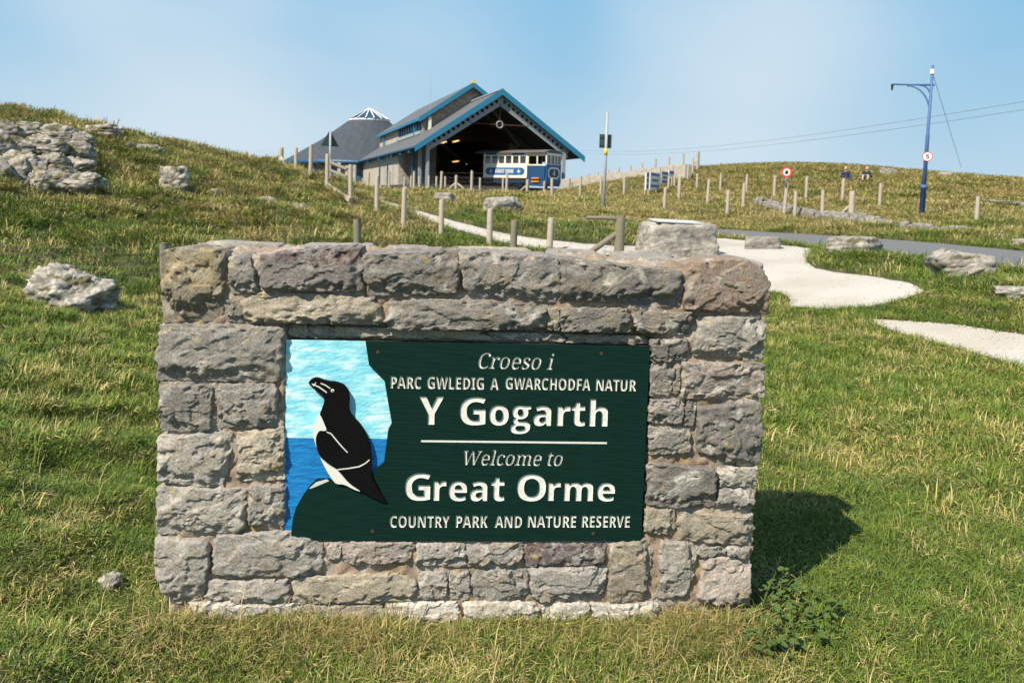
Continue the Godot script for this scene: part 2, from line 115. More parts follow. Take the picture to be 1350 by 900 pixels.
const ROCKS := [
["white_boulder",-4.854,0.179,-9.183,0.869,0.472],
["tip_stone",-1.483,-0.011,-3.043,0.105,0.062],
["round_boulder",-8.39,1.572,-20.668,0.811,0.669],
["mid_boulder",-0.37,1.139,-26.148,1.379,0.642],
["slab_boulder",-2.687,1.368,-32.238,0.823,0.382],
["pale_stone",-3.906,1.48,-33.658,0.678,0.308],
["flat_stone",-1.627,1.345,-31.53,0.746,0.258],
["low_stone",0.999,1.148,-26.009,0.615,0.142],
["view_boulder",3.496,0.44,-17.861,1.721,0.778],
["block_boulder",5.744,0.6,-19.192,0.892,0.328],
["flat_outcrop",6.928,0.598,-16.85,1.524,0.431],
["flat_outcrop",7.09,0.559,-13.265,1.231,0.41],
["flat_outcrop",6.553,0.413,-10.842,0.576,0.15],
["edge_rock",11.274,0.837,-18.374,0.51,0.274],
["pale_stone",11.902,0.911,-20.447,0.344,0.129],
["ledge_rock",-6.401,1.28,-21.67,0.739,0.267],
["ledge_rock",-5.268,0.97,-20.132,0.681,0.378],
["pebble",-8.921,1.595,-19.852,0.178,0.119],
["pebble",-7.69,1.512,-21.54,0.291,0.146],
["pebble",-6.031,0.263,-9.89,0.168,0.116],
["hill_stone",21.927,3.997,-49.602,1.282,0.394],
["hill_stone",25.139,3.946,-49.058,1.102,0.301],
["pebble",19.376,2.089,-33.3,1.611,0.21],
["band_rock",-11.806,2.901,-24.03,1.412,0.414],
["band_rock",-10.745,2.689,-24.572,1.024,0.341],
["band_rock",-11.306,2.81,-24.349,0.635,0.244]]
const OUTCROP := [[-12.18,2.445,-19.98,0.851,0.511],[-11.795,2.523,-20.441,0.944,0.429],[-11.254,2.454,-20.63,0.983,0.47],[-10.786,2.383,-20.766,0.723,0.425],[-11.563,2.114,-19.418,1.027,0.452],[-10.956,2.18,-19.652,0.9,0.45],[-10.507,2.07,-20.009,0.904,0.493],[-11.582,1.909,-18.704,0.8,0.8],[-10.932,1.792,-18.629,0.903,0.432],[-10.466,1.855,-19.009,0.71,0.395],[-10.157,1.774,-19.402,0.796,0.398],[-10.945,1.389,-17.452,0.936,0.637],[-10.578,1.406,-17.793,0.79,0.602],[-10.066,1.389,-17.744,0.482,0.445],[-9.72,1.386,-17.936,0.816,0.445],[-9.342,1.399,-18.023,0.849,0.369],[-9.107,1.457,-18.142,0.48,0.185],[-10.546,1.598,-18.391,0.771,0.347],[-10.115,1.614,-18.517,0.652,0.307]]
const RUBBLE := [[9.981,1.651,-34.567,0.256],[10.132,1.75,-34.815,0.236],[10.043,1.581,-34.114,0.218],[10.14,1.713,-34.378,0.257],[10.058,1.54,-33.548,0.27],[10.184,1.659,-33.802,0.14],[10.084,1.5,-33.063,0.318],[10.166,1.625,-33.331,0.295],[10.096,1.487,-32.878,0.158],[10.136,1.631,-33.158,0.181],[10.084,1.459,-32.361,0.284],[10.114,1.58,-32.645,0.272],[10.067,1.416,-32.069,0.292],[10.163,1.519,-32.333,0.31],[10.13,1.384,-31.811,0.28],[10.198,1.538,-32.083,0.195],[10.118,1.38,-31.497,0.179],[10.212,1.505,-31.761,0.29],[10.147,1.337,-31.198,0.31],[10.232,1.493,-31.464,0.265],[10.07,1.339,-30.927,0.298],[10.204,1.438,-31.178,0.157],[10.11,1.328,-30.696,0.165],[10.219,1.428,-30.955,0.31],[10.175,1.269,-30.251,0.249],[10.222,1.374,-30.53,0.276],[10.116,1.275,-30.096,0.274],[10.255,1.389,-30.344,0.18],[10.18,1.254,-29.818,0.247],[10.277,1.366,-30.081,0.144],[10.222,1.256,-29.561,0.218],[10.287,1.378,-29.835,0.219],[10.256,1.235,-29.337,0.159],[10.296,1.367,-29.62,0.253],[10.264,1.239,-29.039,0.289],[10.297,1.346,-29.324,0.191],[10.3,1.204,-28.825,0.254],[10.341,1.33,-29.108,0.256],[10.222,1.194,-28.668,0.281],[10.388,1.303,-28.906,0.243],[10.277,1.184,-28.366,0.179],[10.373,1.293,-28.629,0.169],[10.243,1.165,-28.166,0.247],[10.394,1.279,-28.409,0.223],[10.309,1.199,-27.912,0.169],[10.39,1.305,-28.18,0.151],[10.306,1.177,-27.735,0.328],[10.414,1.255,-27.994,0.153],[10.392,1.148,-27.536,0.274],[10.433,1.26,-27.819,0.281],[10.394,1.165,-27.36,0.239],[10.458,1.265,-27.635,0.172],[10.443,1.147,-27.138,0.333],[10.487,1.246,-27.421,0.294],[10.394,1.136,-26.943,0.315],[10.551,1.249,-27.182,0.252],[10.401,1.126,-26.754,0.263],[10.531,1.233,-27.004,0.145],[10.486,1.121,-26.565,0.269],[10.541,1.219,-26.844,0.284],[10.486,1.127,-26.468,0.332],[10.571,1.203,-26.735,0.319],[10.503,1.093,-26.3,0.272],[10.607,1.214,-26.56,0.272],[10.541,1.106,-26.125,0.227],[10.681,1.211,-26.37,0.196],[10.552,1.083,-25.972,0.174],[10.64,1.216,-26.238,0.317],[10.563,1.072,-25.893,0.283],[10.671,1.19,-26.151,0.268],[10.672,1.077,-25.67,0.255],[10.718,1.183,-25.954,0.207],[10.657,1.045,-25.56,0.17],[10.766,1.194,-25.818,0.338],[10.683,1.039,-25.437,0.26],[10.83,1.187,-25.679,0.182],[10.719,1.063,-25.309,0.3],[10.874,1.165,-25.548,0.262],[10.793,1.045,-25.212,0.325],[10.901,1.137,-25.47,0.273],[10.819,1.023,-25.13,0.299],[10.969,1.159,-25.371,0.217],[10.889,1.05,-25.009,0.153],[11,1.171,-25.266,0.239],[10.894,1.038,-24.918,0.287],[11.006,1.133,-25.175,0.177],[10.954,1.036,-24.793,0.316],[11.018,1.117,-25.071,0.22],[10.95,1.019,-24.746,0.328],[11.056,1.159,-25.005,0.149],[11.058,1.03,-24.596,0.141],[11.039,1.021,-24.561,0.301],[11.115,1.019,-24.475,0.146],[11.155,0.995,-24.368,0.184],[11.175,0.992,-24.303,0.201],[11.294,1.009,-24.2,0.321],[11.29,0.99,-24.122,0.165],[11.248,1.006,-24.098,0.199],[11.358,1.017,-24,0.157],[11.422,0.992,-23.932,0.225],[11.492,0.968,-23.84,0.332],[11.565,0.986,-23.751,0.194],[11.621,0.987,-23.665,0.321],[11.711,0.965,-23.515,0.317],[11.734,0.988,-23.417,0.2],[11.809,0.988,-23.267,0.144],[11.926,0.985,-23.102,0.214],[12.073,0.985,-22.964,0.274],[12.175,0.993,-22.842,0.244],[12.279,0.974,-22.744,0.287],[12.39,0.958,-22.63,0.214],[12.528,0.986,-22.554,0.17]]
const TROLLEY_FOOT := Vector3(13.582,1.455,-27.866)
const TROLLEY_TOP := Vector3(13.552,6.267,-27.881)
const TROLLEY_ARM := Vector3(12.517,5.688,-28.361)
const BACK_SIGN_FOOT := Vector3(3.296,1.418,-30.824)
const BACK_SIGN_TOP := Vector3(3.339,4.727,-30.82)
const BACK_SIGN_MID := Vector3(3.286,3.685,-30.825)
const ROUND_SIGN := Vector3(9.648,2.728,-29.986)
const WARN_SIGN := Vector3(-7.121,3.542,-32.223)
const WARN_FOOT := Vector3(-7.131,2.041,-32.22)
const GATE_LEFT := Vector3(-6.698,1.926,-30.268)
const GATE_RIGHT := Vector3(-6.093,1.865,-30.395)
const SITTER_A := Vector3(17.953,3.312,-45.457)
const SITTER_B := Vector3(18.657,3.253,-44.679)
const SHED_CORNER := Vector3(-7.748,5.417,-65.544)
const CONE := Vector3(-19.266,11.742,-110.33)
const TRAM_RIGHT := Vector3(0.937,2.545,-67.393)
const BILL_L := Vector3(6.937,2.1,-44.462)
const BILL_R := Vector3(9.278,2.835,-49.132)
const WALL_L := Vector3(3.783,2.374,-65.891)
const WALL_R := Vector3(10.231,2.813,-50.984)
const SKY_TABLE := Vector3(-13.003,3.595,-27.589)
const CABLE_L := Vector3(6.813,7.226,-94.755)
const CABLE_R := Vector3(17.667,5.442,-24.246)
const STAY_TOP := Vector3(13.613,5.922,-27.851)
const STAY_FOOT := Vector3(23.422,3.844,-44.175)


const EYE := 1.48
const TILT := 0.0885955
const ROLL := 0.03149379
const WALL_POS := Vector3(-0.1388, 0.0, -2.913)
const WALL_TURN := 0.0721158
const SUN_TRAVEL := Vector3(0.78, -1.25, -0.86)

var rng := RandomNumberGenerator.new()
var hill := PackedFloat32Array()
var AZ0 := -1.1
var AZS := 0.025
var AZN := 89
var LD0 := -0.51
var LDS := 0.06
var LDN := 100
var nz_a := FastNoiseLite.new()
var nz_b := FastNoiseLite.new()
var nz_c := FastNoiseLite.new()
var nz_r := FastNoiseLite.new()
var nz_cell := FastNoiseLite.new()
var nz_shard := FastNoiseLite.new()
var path_polys: Array = []
var M := {}
var names := {}
var wall_frame: Transform3D

# ---------------------------------------------------------------- small mesh builder
class Shape:
	var st := SurfaceTool.new()
	var tint := Color.WHITE
	func _init(smooth := false):
		st.begin(Mesh.PRIMITIVE_TRIANGLES)
		st.set_smooth_group(0 if smooth else -1)
	func tri(a: Vector3, b: Vector3, c: Vector3):
		for v in [a, b, c]:
			st.set_color(tint)
			st.add_vertex(v)
	func quad(a: Vector3, b: Vector3, c: Vector3, d: Vector3):
		tri(a, b, c)
		tri(a, c, d)
	func tri_out(a: Vector3, b: Vector3, c: Vector3, inside: Vector3):
		if (c - a).cross(b - a).dot((a + b + c) / 3.0 - inside) < 0.0:
			tri(a, c, b)
		else:
			tri(a, b, c)
	func quad_out(a: Vector3, b: Vector3, c: Vector3, d: Vector3, inside: Vector3):
		tri_out(a, b, c, inside)
		tri_out(a, c, d, inside)
	func box(o: Vector3, s: Vector3, turn := Basis.IDENTITY):
		var h := s * 0.5
		var p := []
		for i in 8:
			p.append(o + turn * Vector3(h.x * (1 if i & 1 else -1), h.y * (1 if i & 2 else -1), h.z * (1 if i & 4 else -1)))
		for q in [[0, 1, 3, 2], [4, 5, 7, 6], [0, 1, 5, 4], [2, 3, 7, 6], [0, 2, 6, 4], [1, 3, 7, 5]]:
			quad_out(p[q[0]], p[q[1]], p[q[2]], p[q[3]], o)
	func beam(a: Vector3, b: Vector3, wide: float, high: float, up := Vector3.UP):
		var z := (b - a).normalized()
		var x := up.cross(z)
		if x.length() < 0.01:
			x = Vector3.RIGHT.cross(z)
		x = x.normalized()
		var y := z.cross(x)
		box((a + b) * 0.5, Vector3(wide, high, a.distance_to(b)), Basis(x, y, z))
	func tube(pts: Array, radii: Array, n := 8, cap := true):
		var rings := []
		var up := Vector3(0.31, 0.2, 0.93).normalized()
		for i in pts.size():
			var t: Vector3 = (pts[mini(i + 1, pts.size() - 1)] - pts[maxi(i - 1, 0)]).normalized()
			var x := up.cross(t).normalized()
			if absf(up.dot(t)) > 0.95:
				x = Vector3.RIGHT.cross(t).normalized()
			var y := t.cross(x)
			var ring := []
			for k in n:
				var a := TAU * k / n
				ring.append(pts[i] + (x * cos(a) + y * sin(a)) * radii[i])
			rings.append(ring)
		for i in pts.size() - 1:
			var mid: Vector3 = (pts[i] + pts[i + 1]) * 0.5
			for k in n:
				quad_out(rings[i][k], rings[i][(k + 1) % n], rings[i + 1][(k + 1) % n], rings[i + 1][k], mid)
		if cap:
			for e in [0, pts.size() - 1]:
				var other: Vector3 = pts[1] if e == 0 else pts[pts.size() - 2]
				for k in n:
					tri_out(pts[e], rings[e][k], rings[e][(k + 1) % n], other)
	func plate(poly: PackedVector2Array, z0: float, z1: float, bevel := 0.0):
		# polygon in x,y pushed from z0 (back) to z1 (front)
		var idx := Geometry2D.triangulate_polygon(poly)
		var front := poly
		for i in range(0, idx.size(), 3):
			var a := poly[idx[i]]
			var b := poly[idx[i + 1]]
			var c := poly[idx[i + 2]]
			var f := Vector3((a.x + b.x + c.x) / 3, (a.y + b.y + c.y) / 3, z1 - 1.0)
			tri_out(Vector3(a.x, a.y, z1), Vector3(b.x, b.y, z1), Vector3(c.x, c.y, z1), f)
			f.z = z0 + 1.0
			tri_out(Vector3(a.x, a.y, z0), Vector3(b.x, b.y, z0), Vector3(c.x, c.y, z0), f)
		var way := 1.0 if Geometry2D.is_polygon_clockwise(poly) else -1.0
		for i in poly.size():
			var a := poly[i]
			var b := poly[(i + 1) % poly.size()]
			var out := Vector2(b.y - a.y, a.x - b.x).normalized() * -way
			var inside := Vector3((a.x + b.x) / 2 - out.x, (a.y + b.y) / 2 - out.y, (z0 + z1) / 2)
			quad_out(Vector3(a.x, a.y, z0), Vector3(b.x, b.y, z0), Vector3(b.x, b.y, z1), Vector3(a.x, a.y, z1), inside)
	func done() -> ArrayMesh:
		st.generate_normals()
		st.index()
		return st.commit()

# ---------------------------------------------------------------- naming
func numbered(called: String) -> String:
	names[called] = names.get(called, 0) + 1
	return called if names[called] == 1 else "%s_%03d" % [called, names[called] - 1]

func tag(o: Node, label: String, category: String, group := ""):
	o.set_meta("label", label)
	o.set_meta("category", category)
	if group:
		o.set_meta("group", group)

func thing(called: String, label: String, category: String, at := Vector3.ZERO, turn := 0.0, group := "") -> Node3D:
	var o := Node3D.new()
	o.name = numbered(called)
	add_child(o)
	o.position = at
	o.rotation.y = turn
	tag(o, label, category, group)
	return o

func part(called: String, m: Mesh, material: Material, parent: Node, label := "") -> MeshInstance3D:
	var o := MeshInstance3D.new()
	o.name = called
	o.mesh = m
	o.material_override = material
	parent.add_child(o, true)
	if label:
		o.set_meta("label", label)
	return o

func setting(called: String, m: Mesh, material: Material) -> MeshInstance3D:
	var o := MeshInstance3D.new()
	o.name = called
	o.mesh = m
	o.material_override = material
	add_child(o)
	o.set_meta("kind", "structure")
	return o

# ---------------------------------------------------------------- materials
func lin(r: float, g: float, b: float) -> Color:
	return Color(r, g, b).linear_to_srgb()

func noise(freq: float, octaves := 4, seed := 1, kind := FastNoiseLite.TYPE_SIMPLEX_SMOOTH) -> FastNoiseLite:
	var n := FastNoiseLite.new()
	n.noise_type = kind
	n.seed = seed
	n.frequency = freq
	n.fractal_octaves = octaves
	return n

func noise_tex(n: FastNoiseLite, stops: Array, size := 512, tall := 0) -> NoiseTexture2D:
	var t := NoiseTexture2D.new()
	t.width = size
	t.height = tall if tall else size
	t.seamless = true
	t.noise = n
	var g := Gradient.new()
	var offs := PackedFloat32Array()
	var cols := PackedColorArray()
	for s in stops:
		offs.append(s[0])
		cols.append(s[1])
	g.offsets = offs
	g.colors = cols
	t.color_ramp = g
	return t

func normal_tex(n: FastNoiseLite, strength := 6.0, size := 512) -> NoiseTexture2D:
	var t := NoiseTexture2D.new()
	t.width = size
	t.height = size
	t.seamless = true
	t.noise = n
	t.as_normal_map = true
	t.bump_strength = strength
	return t

func matte(c: Color, rough := 0.9) -> StandardMaterial3D:
	var m := StandardMaterial3D.new()
	m.albedo_color = c
	m.roughness = rough
	return m

func grainy(c: Color, tex: Texture2D, scale: Vector3, rough := 0.92, norm: Texture2D = null, norm_scale := 1.0, tinted := false) -> StandardMaterial3D:
	var m := matte(c, rough)
	m.albedo_texture = tex
	m.uv1_triplanar = true
	m.uv1_scale = scale
	m.vertex_color_use_as_albedo = tinted
	if norm:
		m.normal_enabled = true
		m.normal_texture = norm
		m.normal_scale = norm_scale
	return m

func g(v: float) -> Color:
	return Color(v, v, v)

func make_materials():
	var speck := noise_tex(noise(0.035, 5, 11), [[0.0, g(0.68)], [0.35, g(0.86)], [0.5, g(0.94)], [0.7, g(1.0)], [1.0, g(1.0)]])
	var rough_n := normal_tex(noise(0.03, 5, 12), 3.0)
	var fine_n := normal_tex(noise(0.05, 4, 14), 6.0)
	M.stone = grainy(Color.WHITE, speck, Vector3.ONE * 5.0, 0.93, rough_n, 1.0, true)
	M.mortar = grainy(Color.WHITE, noise_tex(noise(0.12, 4, 21), [[0.0, g(0.6)], [0.45, g(0.9)], [0.6, g(1)], [1.0, g(1)]]), Vector3.ONE * 4.0, 0.97, normal_tex(noise(0.1, 4, 22), 8.0), 1.0, true)
	M.rock = grainy(Color.WHITE, speck, Vector3.ONE * 1.1, 0.95, rough_n, 1.0, true)
	M.ground = grainy(Color.WHITE, noise_tex(noise(0.06, 5, 31), [[0.0, g(0.55)], [0.5, g(0.85)], [1.0, g(1)]]), Vector3.ONE * 0.7, 1.0, fine_n, 1.0, true)
	M.ground.uv1_world_triplanar = true
	M.grass = matte(Color.WHITE, 0.75)
	M.grass.vertex_color_use_as_albedo = true
	M.grass.backlight = Color(0.5, 0.5, 0.25)
	M.grass.cull_mode = BaseMaterial3D.CULL_DISABLED
	M.leaf = matte(lin(0.062, 0.105, 0.016), 0.8)
	M.leaf.backlight = Color(0.15, 0.18, 0.05)
	M.path = grainy(lin(0.47, 0.44, 0.395), noise_tex(noise(0.004, 8, 41), [[0.0, lin(0.76, 0.73, 0.68)], [0.38, lin(0.90, 0.89, 0.86)], [0.5, g(0.98)], [1.0, g(1)]], 1024), Vector3(0.09, 0.09, 0.09), 0.95)
	M.path.uv1_world_triplanar = true
	M.road = grainy(lin(0.19, 0.192, 0.188), noise_tex(noise(0.15, 4, 42), [[0.0, g(0.7)], [1.0, g(1)]]), Vector3.ONE * 0.8, 0.8)
	M.road_line = matte(lin(0.55, 0.55, 0.53), 0.8)
	var streak := noise_tex(noise(0.012, 4, 51), [[0.0, g(0.78)], [0.5, g(0.93)], [1.0, g(1)]])
	M.post = grainy(lin(0.56, 0.48, 0.385), noise_tex(noise(0.03, 4, 52), [[0.0, g(0.6)], [0.5, g(0.9)], [1.0, g(1)]]), Vector3(9, 0.9, 9), 0.9)
	M.old_post = grainy(lin(0.30, 0.265, 0.19), noise_tex(noise(0.03, 4, 53), [[0.0, g(0.5)], [0.5, g(0.85)], [1.0, g(1)]]), Vector3(9, 0.9, 9), 0.9)
	M.wire = matte(lin(0.22, 0.22, 0.22), 0.6)
	M.wire.metallic = 0.6
	M.green_paint = grainy(lin(0.0055, 0.027, 0.021), streak, Vector3(1.2, 18, 1.2), 0.55)
	M.green_paint.metallic_specular = 0.2
	M.letter_paint = grainy(lin(0.72, 0.71, 0.66), noise_tex(noise(0.03, 4, 56), [[0.0, g(0.86)], [0.45, g(0.97)], [1.0, g(1)]]), Vector3.ONE * 4, 0.6)
	M.sky_paint = grainy(Color.WHITE, noise_tex(noise(0.012, 5, 57), [[0.0, lin(0.13, 0.52, 0.68)], [0.42, lin(0.24, 0.63, 0.75)], [0.6, lin(0.36, 0.70, 0.79)], [0.8, lin(0.55, 0.80, 0.85)], [1.0, lin(0.72, 0.87, 0.88)]]), Vector3(1.1, 3.6, 1.1), 0.6, normal_tex(noise(0.03, 4, 58), 5.0), 0.5)
	M.sea_paint = grainy(Color.WHITE, noise_tex(noise(0.016, 5, 59), [[0.0, lin(0.0, 0.10, 0.32)], [0.5, lin(0.003, 0.17, 0.47)], [1.0, lin(0.01, 0.25, 0.58)]]), Vector3(1.4, 9, 1.4), 0.55, normal_tex(noise(0.03, 4, 58), 5.0), 0.5)
	M.black_paint = grainy(lin(0.008, 0.008, 0.009), streak, Vector3.ONE * 14, 0.7, normal_tex(noise(0.08, 4, 60), 8.0), 0.8)
	M.white_paint = matte(lin(0.68, 0.67, 0.63), 0.6)
	M.black_paint.metallic_specular = 0.12
	M.rust = matte(lin(0.07, 0.026, 0.018), 0.9)
	M.board_edge = matte(lin(0.03, 0.032, 0.03), 0.8)
	# the station
	M.slate = grainy(lin(0.125, 0.13, 0.14), noise_tex(noise(0.05, 4, 61), [[0.0, g(0.65)], [0.5, g(0.9)], [1.0, g(1)]]), Vector3(0.25, 0.7, 0.25), 0.75)
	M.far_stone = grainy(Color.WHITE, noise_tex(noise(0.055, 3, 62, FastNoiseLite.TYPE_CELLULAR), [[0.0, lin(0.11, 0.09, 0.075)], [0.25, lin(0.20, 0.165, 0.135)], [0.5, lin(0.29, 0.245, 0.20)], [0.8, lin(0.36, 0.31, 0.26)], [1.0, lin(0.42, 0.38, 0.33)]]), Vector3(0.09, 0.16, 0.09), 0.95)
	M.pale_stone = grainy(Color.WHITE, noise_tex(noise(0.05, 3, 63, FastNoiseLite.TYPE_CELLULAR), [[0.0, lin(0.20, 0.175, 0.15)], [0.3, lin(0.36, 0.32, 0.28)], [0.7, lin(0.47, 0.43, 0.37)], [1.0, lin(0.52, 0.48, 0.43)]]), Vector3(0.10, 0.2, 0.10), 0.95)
	M.blue_trim = matte(lin(0.014, 0.165, 0.29), 0.6)
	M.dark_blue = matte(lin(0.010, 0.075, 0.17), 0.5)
	M.steel_blue = matte(lin(0.25, 0.29, 0.33), 0.55)
	M.dark = matte(lin(0.012, 0.011, 0.011), 0.95)
	M.floor = matte(lin(0.06, 0.055, 0.05), 0.95)
	M.timber_and_shade = matte(lin(0.035, 0.028, 0.023), 0.9)  # dark timber brown; also paints the shade on the shed's inner gable
	M.cream = matte(lin(0.76, 0.70, 0.57), 0.5)
	M.tram_blue = matte(lin(0.008, 0.10, 0.29), 0.5)
	M.tram_navy = matte(lin(0.008, 0.05, 0.14), 0.5)
	M.tram_roof = matte(lin(0.11, 0.095, 0.10), 0.7)
	M.orange = matte(lin(0.75, 0.24, 0.01), 0.5)
	M.glass = matte(lin(0.02, 0.026, 0.032), 0.08)
	M.glass.metallic_specular = 0.7
	M.lantern_glass = matte(lin(0.008, 0.04, 0.10), 0.15)
	M.blue_glass = matte(lin(0.12, 0.17, 0.26), 0.3)
	M.white = matte(lin(0.70, 0.70, 0.68), 0.6)
	M.lead = grainy(lin(0.05, 0.061, 0.077), noise_tex(noise(0.02, 5, 64), [[0.0, g(0.75)], [0.6, g(0.95)], [1.0, g(1)]]), Vector3(0.12, 0.05, 0.12), 0.75)
	M.pole_blue = matte(lin(0.05, 0.12, 0.29), 0.55)
	M.galv = matte(lin(0.30, 0.34, 0.36), 0.45)
	M.sign_back = matte(lin(0.035, 0.07, 0.075), 0.6)
	M.yellow = matte(lin(0.70, 0.50, 0.03), 0.5)
	M.red = matte(lin(0.58, 0.03, 0.03), 0.5)
	M.plate_steel = matte(lin(0.55, 0.57, 0.56), 0.5)
	M.tube_light = matte(Color(0.9, 0.8, 0.55), 0.6)
	M.tube_light.emission_enabled = true
	M.tube_light.emission = Color(1.0, 0.86, 0.55)
	M.tube_light.emission_energy_multiplier = 0.55
	M.skinned = matte(Color.WHITE, 0.8)
	M.skinned.vertex_color_use_as_albedo = true

# ---------------------------------------------------------------- relief of the land
func relief_setup():
	hill.resize(AZN * LDN)
	var n := RELIEF.size()
	var xs := PackedFloat64Array()
	var ys := PackedFloat64Array()
	var ws := PackedFloat64Array()
	for r in RELIEF:
		xs.append(r[0])
		ys.append(r[1])
		ws.append(r[2])
	for i in AZN:
		var a := (AZ0 + AZS * i) * 2.2
		for j in LDN:
			var l := LD0 + LDS * j
			var s: float = RELIEF_PLANE[0] + RELIEF_PLANE[1] * a + RELIEF_PLANE[2] * l
			for k in n:
				var dx := a - xs[k]
				var dy := l - ys[k]
				var r2 := dx * dx + dy * dy
				if r2 > 1e-9:
					s += 0.5 * r2 * log(r2) * ws[k]
			hill[i * LDN + j] = s
	nz_a = noise(0.30, 3, 5)
	nz_b = noise(1.3, 3, 6)
	nz_c = noise(0.12, 3, 7)
	nz_r = noise(6.0, 4, 8)
	nz_cell = noise(7.0, 1, 9, FastNoiseLite.TYPE_CELLULAR)
	nz_cell.cellular_return_type = FastNoiseLite.RETURN_CELL_VALUE
	nz_cell.fractal_type = FastNoiseLite.FRACTAL_NONE
	nz_cell.cellular_jitter = 1.0
	nz_shard = noise(17.0, 1, 10, FastNoiseLite.TYPE_CELLULAR)
	nz_shard.cellular_return_type = FastNoiseLite.RETURN_CELL_VALUE
	nz_shard.fractal_type = FastNoiseLite.FRACTAL_NONE

func land(x: float, z: float) -> float:
	var d := maxf(sqrt(x * x + z * z), 0.62)
	var az := atan2(x, -z)
	var fade := 1.0 - smoothstep(1.3, 2.4, absf(az))
	var dd := minf(d, 190.0)
	var fi := clampf((az - AZ0) / AZS, 0.0, AZN - 1.001)
	var fj := clampf((log(dd) - LD0) / LDS, 0.0, LDN - 1.001)
	var i := int(fi)
	var j := int(fj)
	var u := fi - i
	var v := fj - j
	var q := i * LDN + j
	var s := lerpf(lerpf(hill[q], hill[q + 1], v), lerpf(hill[q + LDN], hill[q + LDN + 1], v), u) * dd * fade
	if d > 190.0:
		s = lerpf(s, -25.0, smoothstep(190.0, 1400.0, d))
	return s

func bump(x: float, z: float) -> float:
	var d := sqrt(x * x + z * z)
	var k := smoothstep(7.0, 18.0, d) * (1.0 - smoothstep(38.0, 70.0, d))
	var side := 1.0 - 0.55 * smoothstep(-4.0, 3.0, x)
	var near := smoothstep(0.5, -1.5, x) * smoothstep(1.5, 3.0, d) * (1.0 - smoothstep(8, 14, d))
	return nz_a.get_noise_2d(x, z) * 0.36 * k * side + nz_b.get_noise_2d(x, z) * (0.02 + 0.26 * k * side + 0.07 * near)

func on_path(x: float, z: float) -> bool:
	if x * x + z * z < 40.0:
		return false
	for p in path_polys:
		if x > p[1] and x < p[2] and z > p[3] and z < p[4] and Geometry2D.is_point_in_polygon(Vector2(x, z), p[0]):
			return true
	return false

func grass_free(x: float, z: float, which: int) -> bool:
	for p in path_polys:
		if x > p[1] - 0.3 and x < p[2] + 0.3 and z > p[3] - 0.3 and z < p[4] + 0.3:
			for w in p[which]:
				if Geometry2D.is_point_in_polygon(Vector2(x, z), w):
					return true
	return false

func by_path(x: float, z: float) -> bool:
	if x * x + z * z < 40.0:
		return false
	for p in path_polys:
		if x > p[1] - 0.6 and x < p[2] + 0.6 and z > p[3] - 0.6 and z < p[4] + 0.6:
			for w in p[5]:
				if Geometry2D.is_point_in_polygon(Vector2(x, z), w):
					return true
	return false

func top_of(x: float, z: float) -> float:
	var h := land(x, z)
	if on_path(x, z):
		return h - 0.06
	return h + bump(x, z) * (0.15 if by_path(x, z) else 1.0)

func flat_poly(a: Array) -> PackedVector2Array:
	var p := PackedVector2Array()
	for i in range(0, a.size(), 2):
		p.append(Vector2(a[i], a[i + 1]))
	return p

func note_poly(a: Array) -> PackedVector2Array:
	var p := flat_poly(a)
	var lo := Vector2(1e9, 1e9)
	var hi := -lo
	for v in p:
		lo = lo.min(v)
		hi = hi.max(v)
	path_polys.append([p, lo.x, hi.x, lo.y, hi.y, Geometry2D.offset_polygon(p, 0.55), Geometry2D.offset_polygon(p, 0.05), Geometry2D.offset_polygon(p, 0.2)])
	return p

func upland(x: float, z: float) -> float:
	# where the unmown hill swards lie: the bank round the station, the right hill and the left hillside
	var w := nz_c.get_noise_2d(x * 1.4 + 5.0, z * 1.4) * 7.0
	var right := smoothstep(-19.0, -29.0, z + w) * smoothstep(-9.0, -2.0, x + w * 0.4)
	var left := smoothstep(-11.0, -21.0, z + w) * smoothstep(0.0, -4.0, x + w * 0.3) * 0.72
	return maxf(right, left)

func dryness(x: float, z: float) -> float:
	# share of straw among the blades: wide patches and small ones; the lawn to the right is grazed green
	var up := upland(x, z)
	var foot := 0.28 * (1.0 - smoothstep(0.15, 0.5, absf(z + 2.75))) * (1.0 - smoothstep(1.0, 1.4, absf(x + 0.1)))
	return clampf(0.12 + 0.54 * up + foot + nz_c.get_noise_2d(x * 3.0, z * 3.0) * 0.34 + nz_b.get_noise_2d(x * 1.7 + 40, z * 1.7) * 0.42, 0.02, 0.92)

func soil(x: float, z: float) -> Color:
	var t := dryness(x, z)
	return Color(0.060, 0.075, 0.018).lerp(Color(0.20, 0.16, 0.065), t)

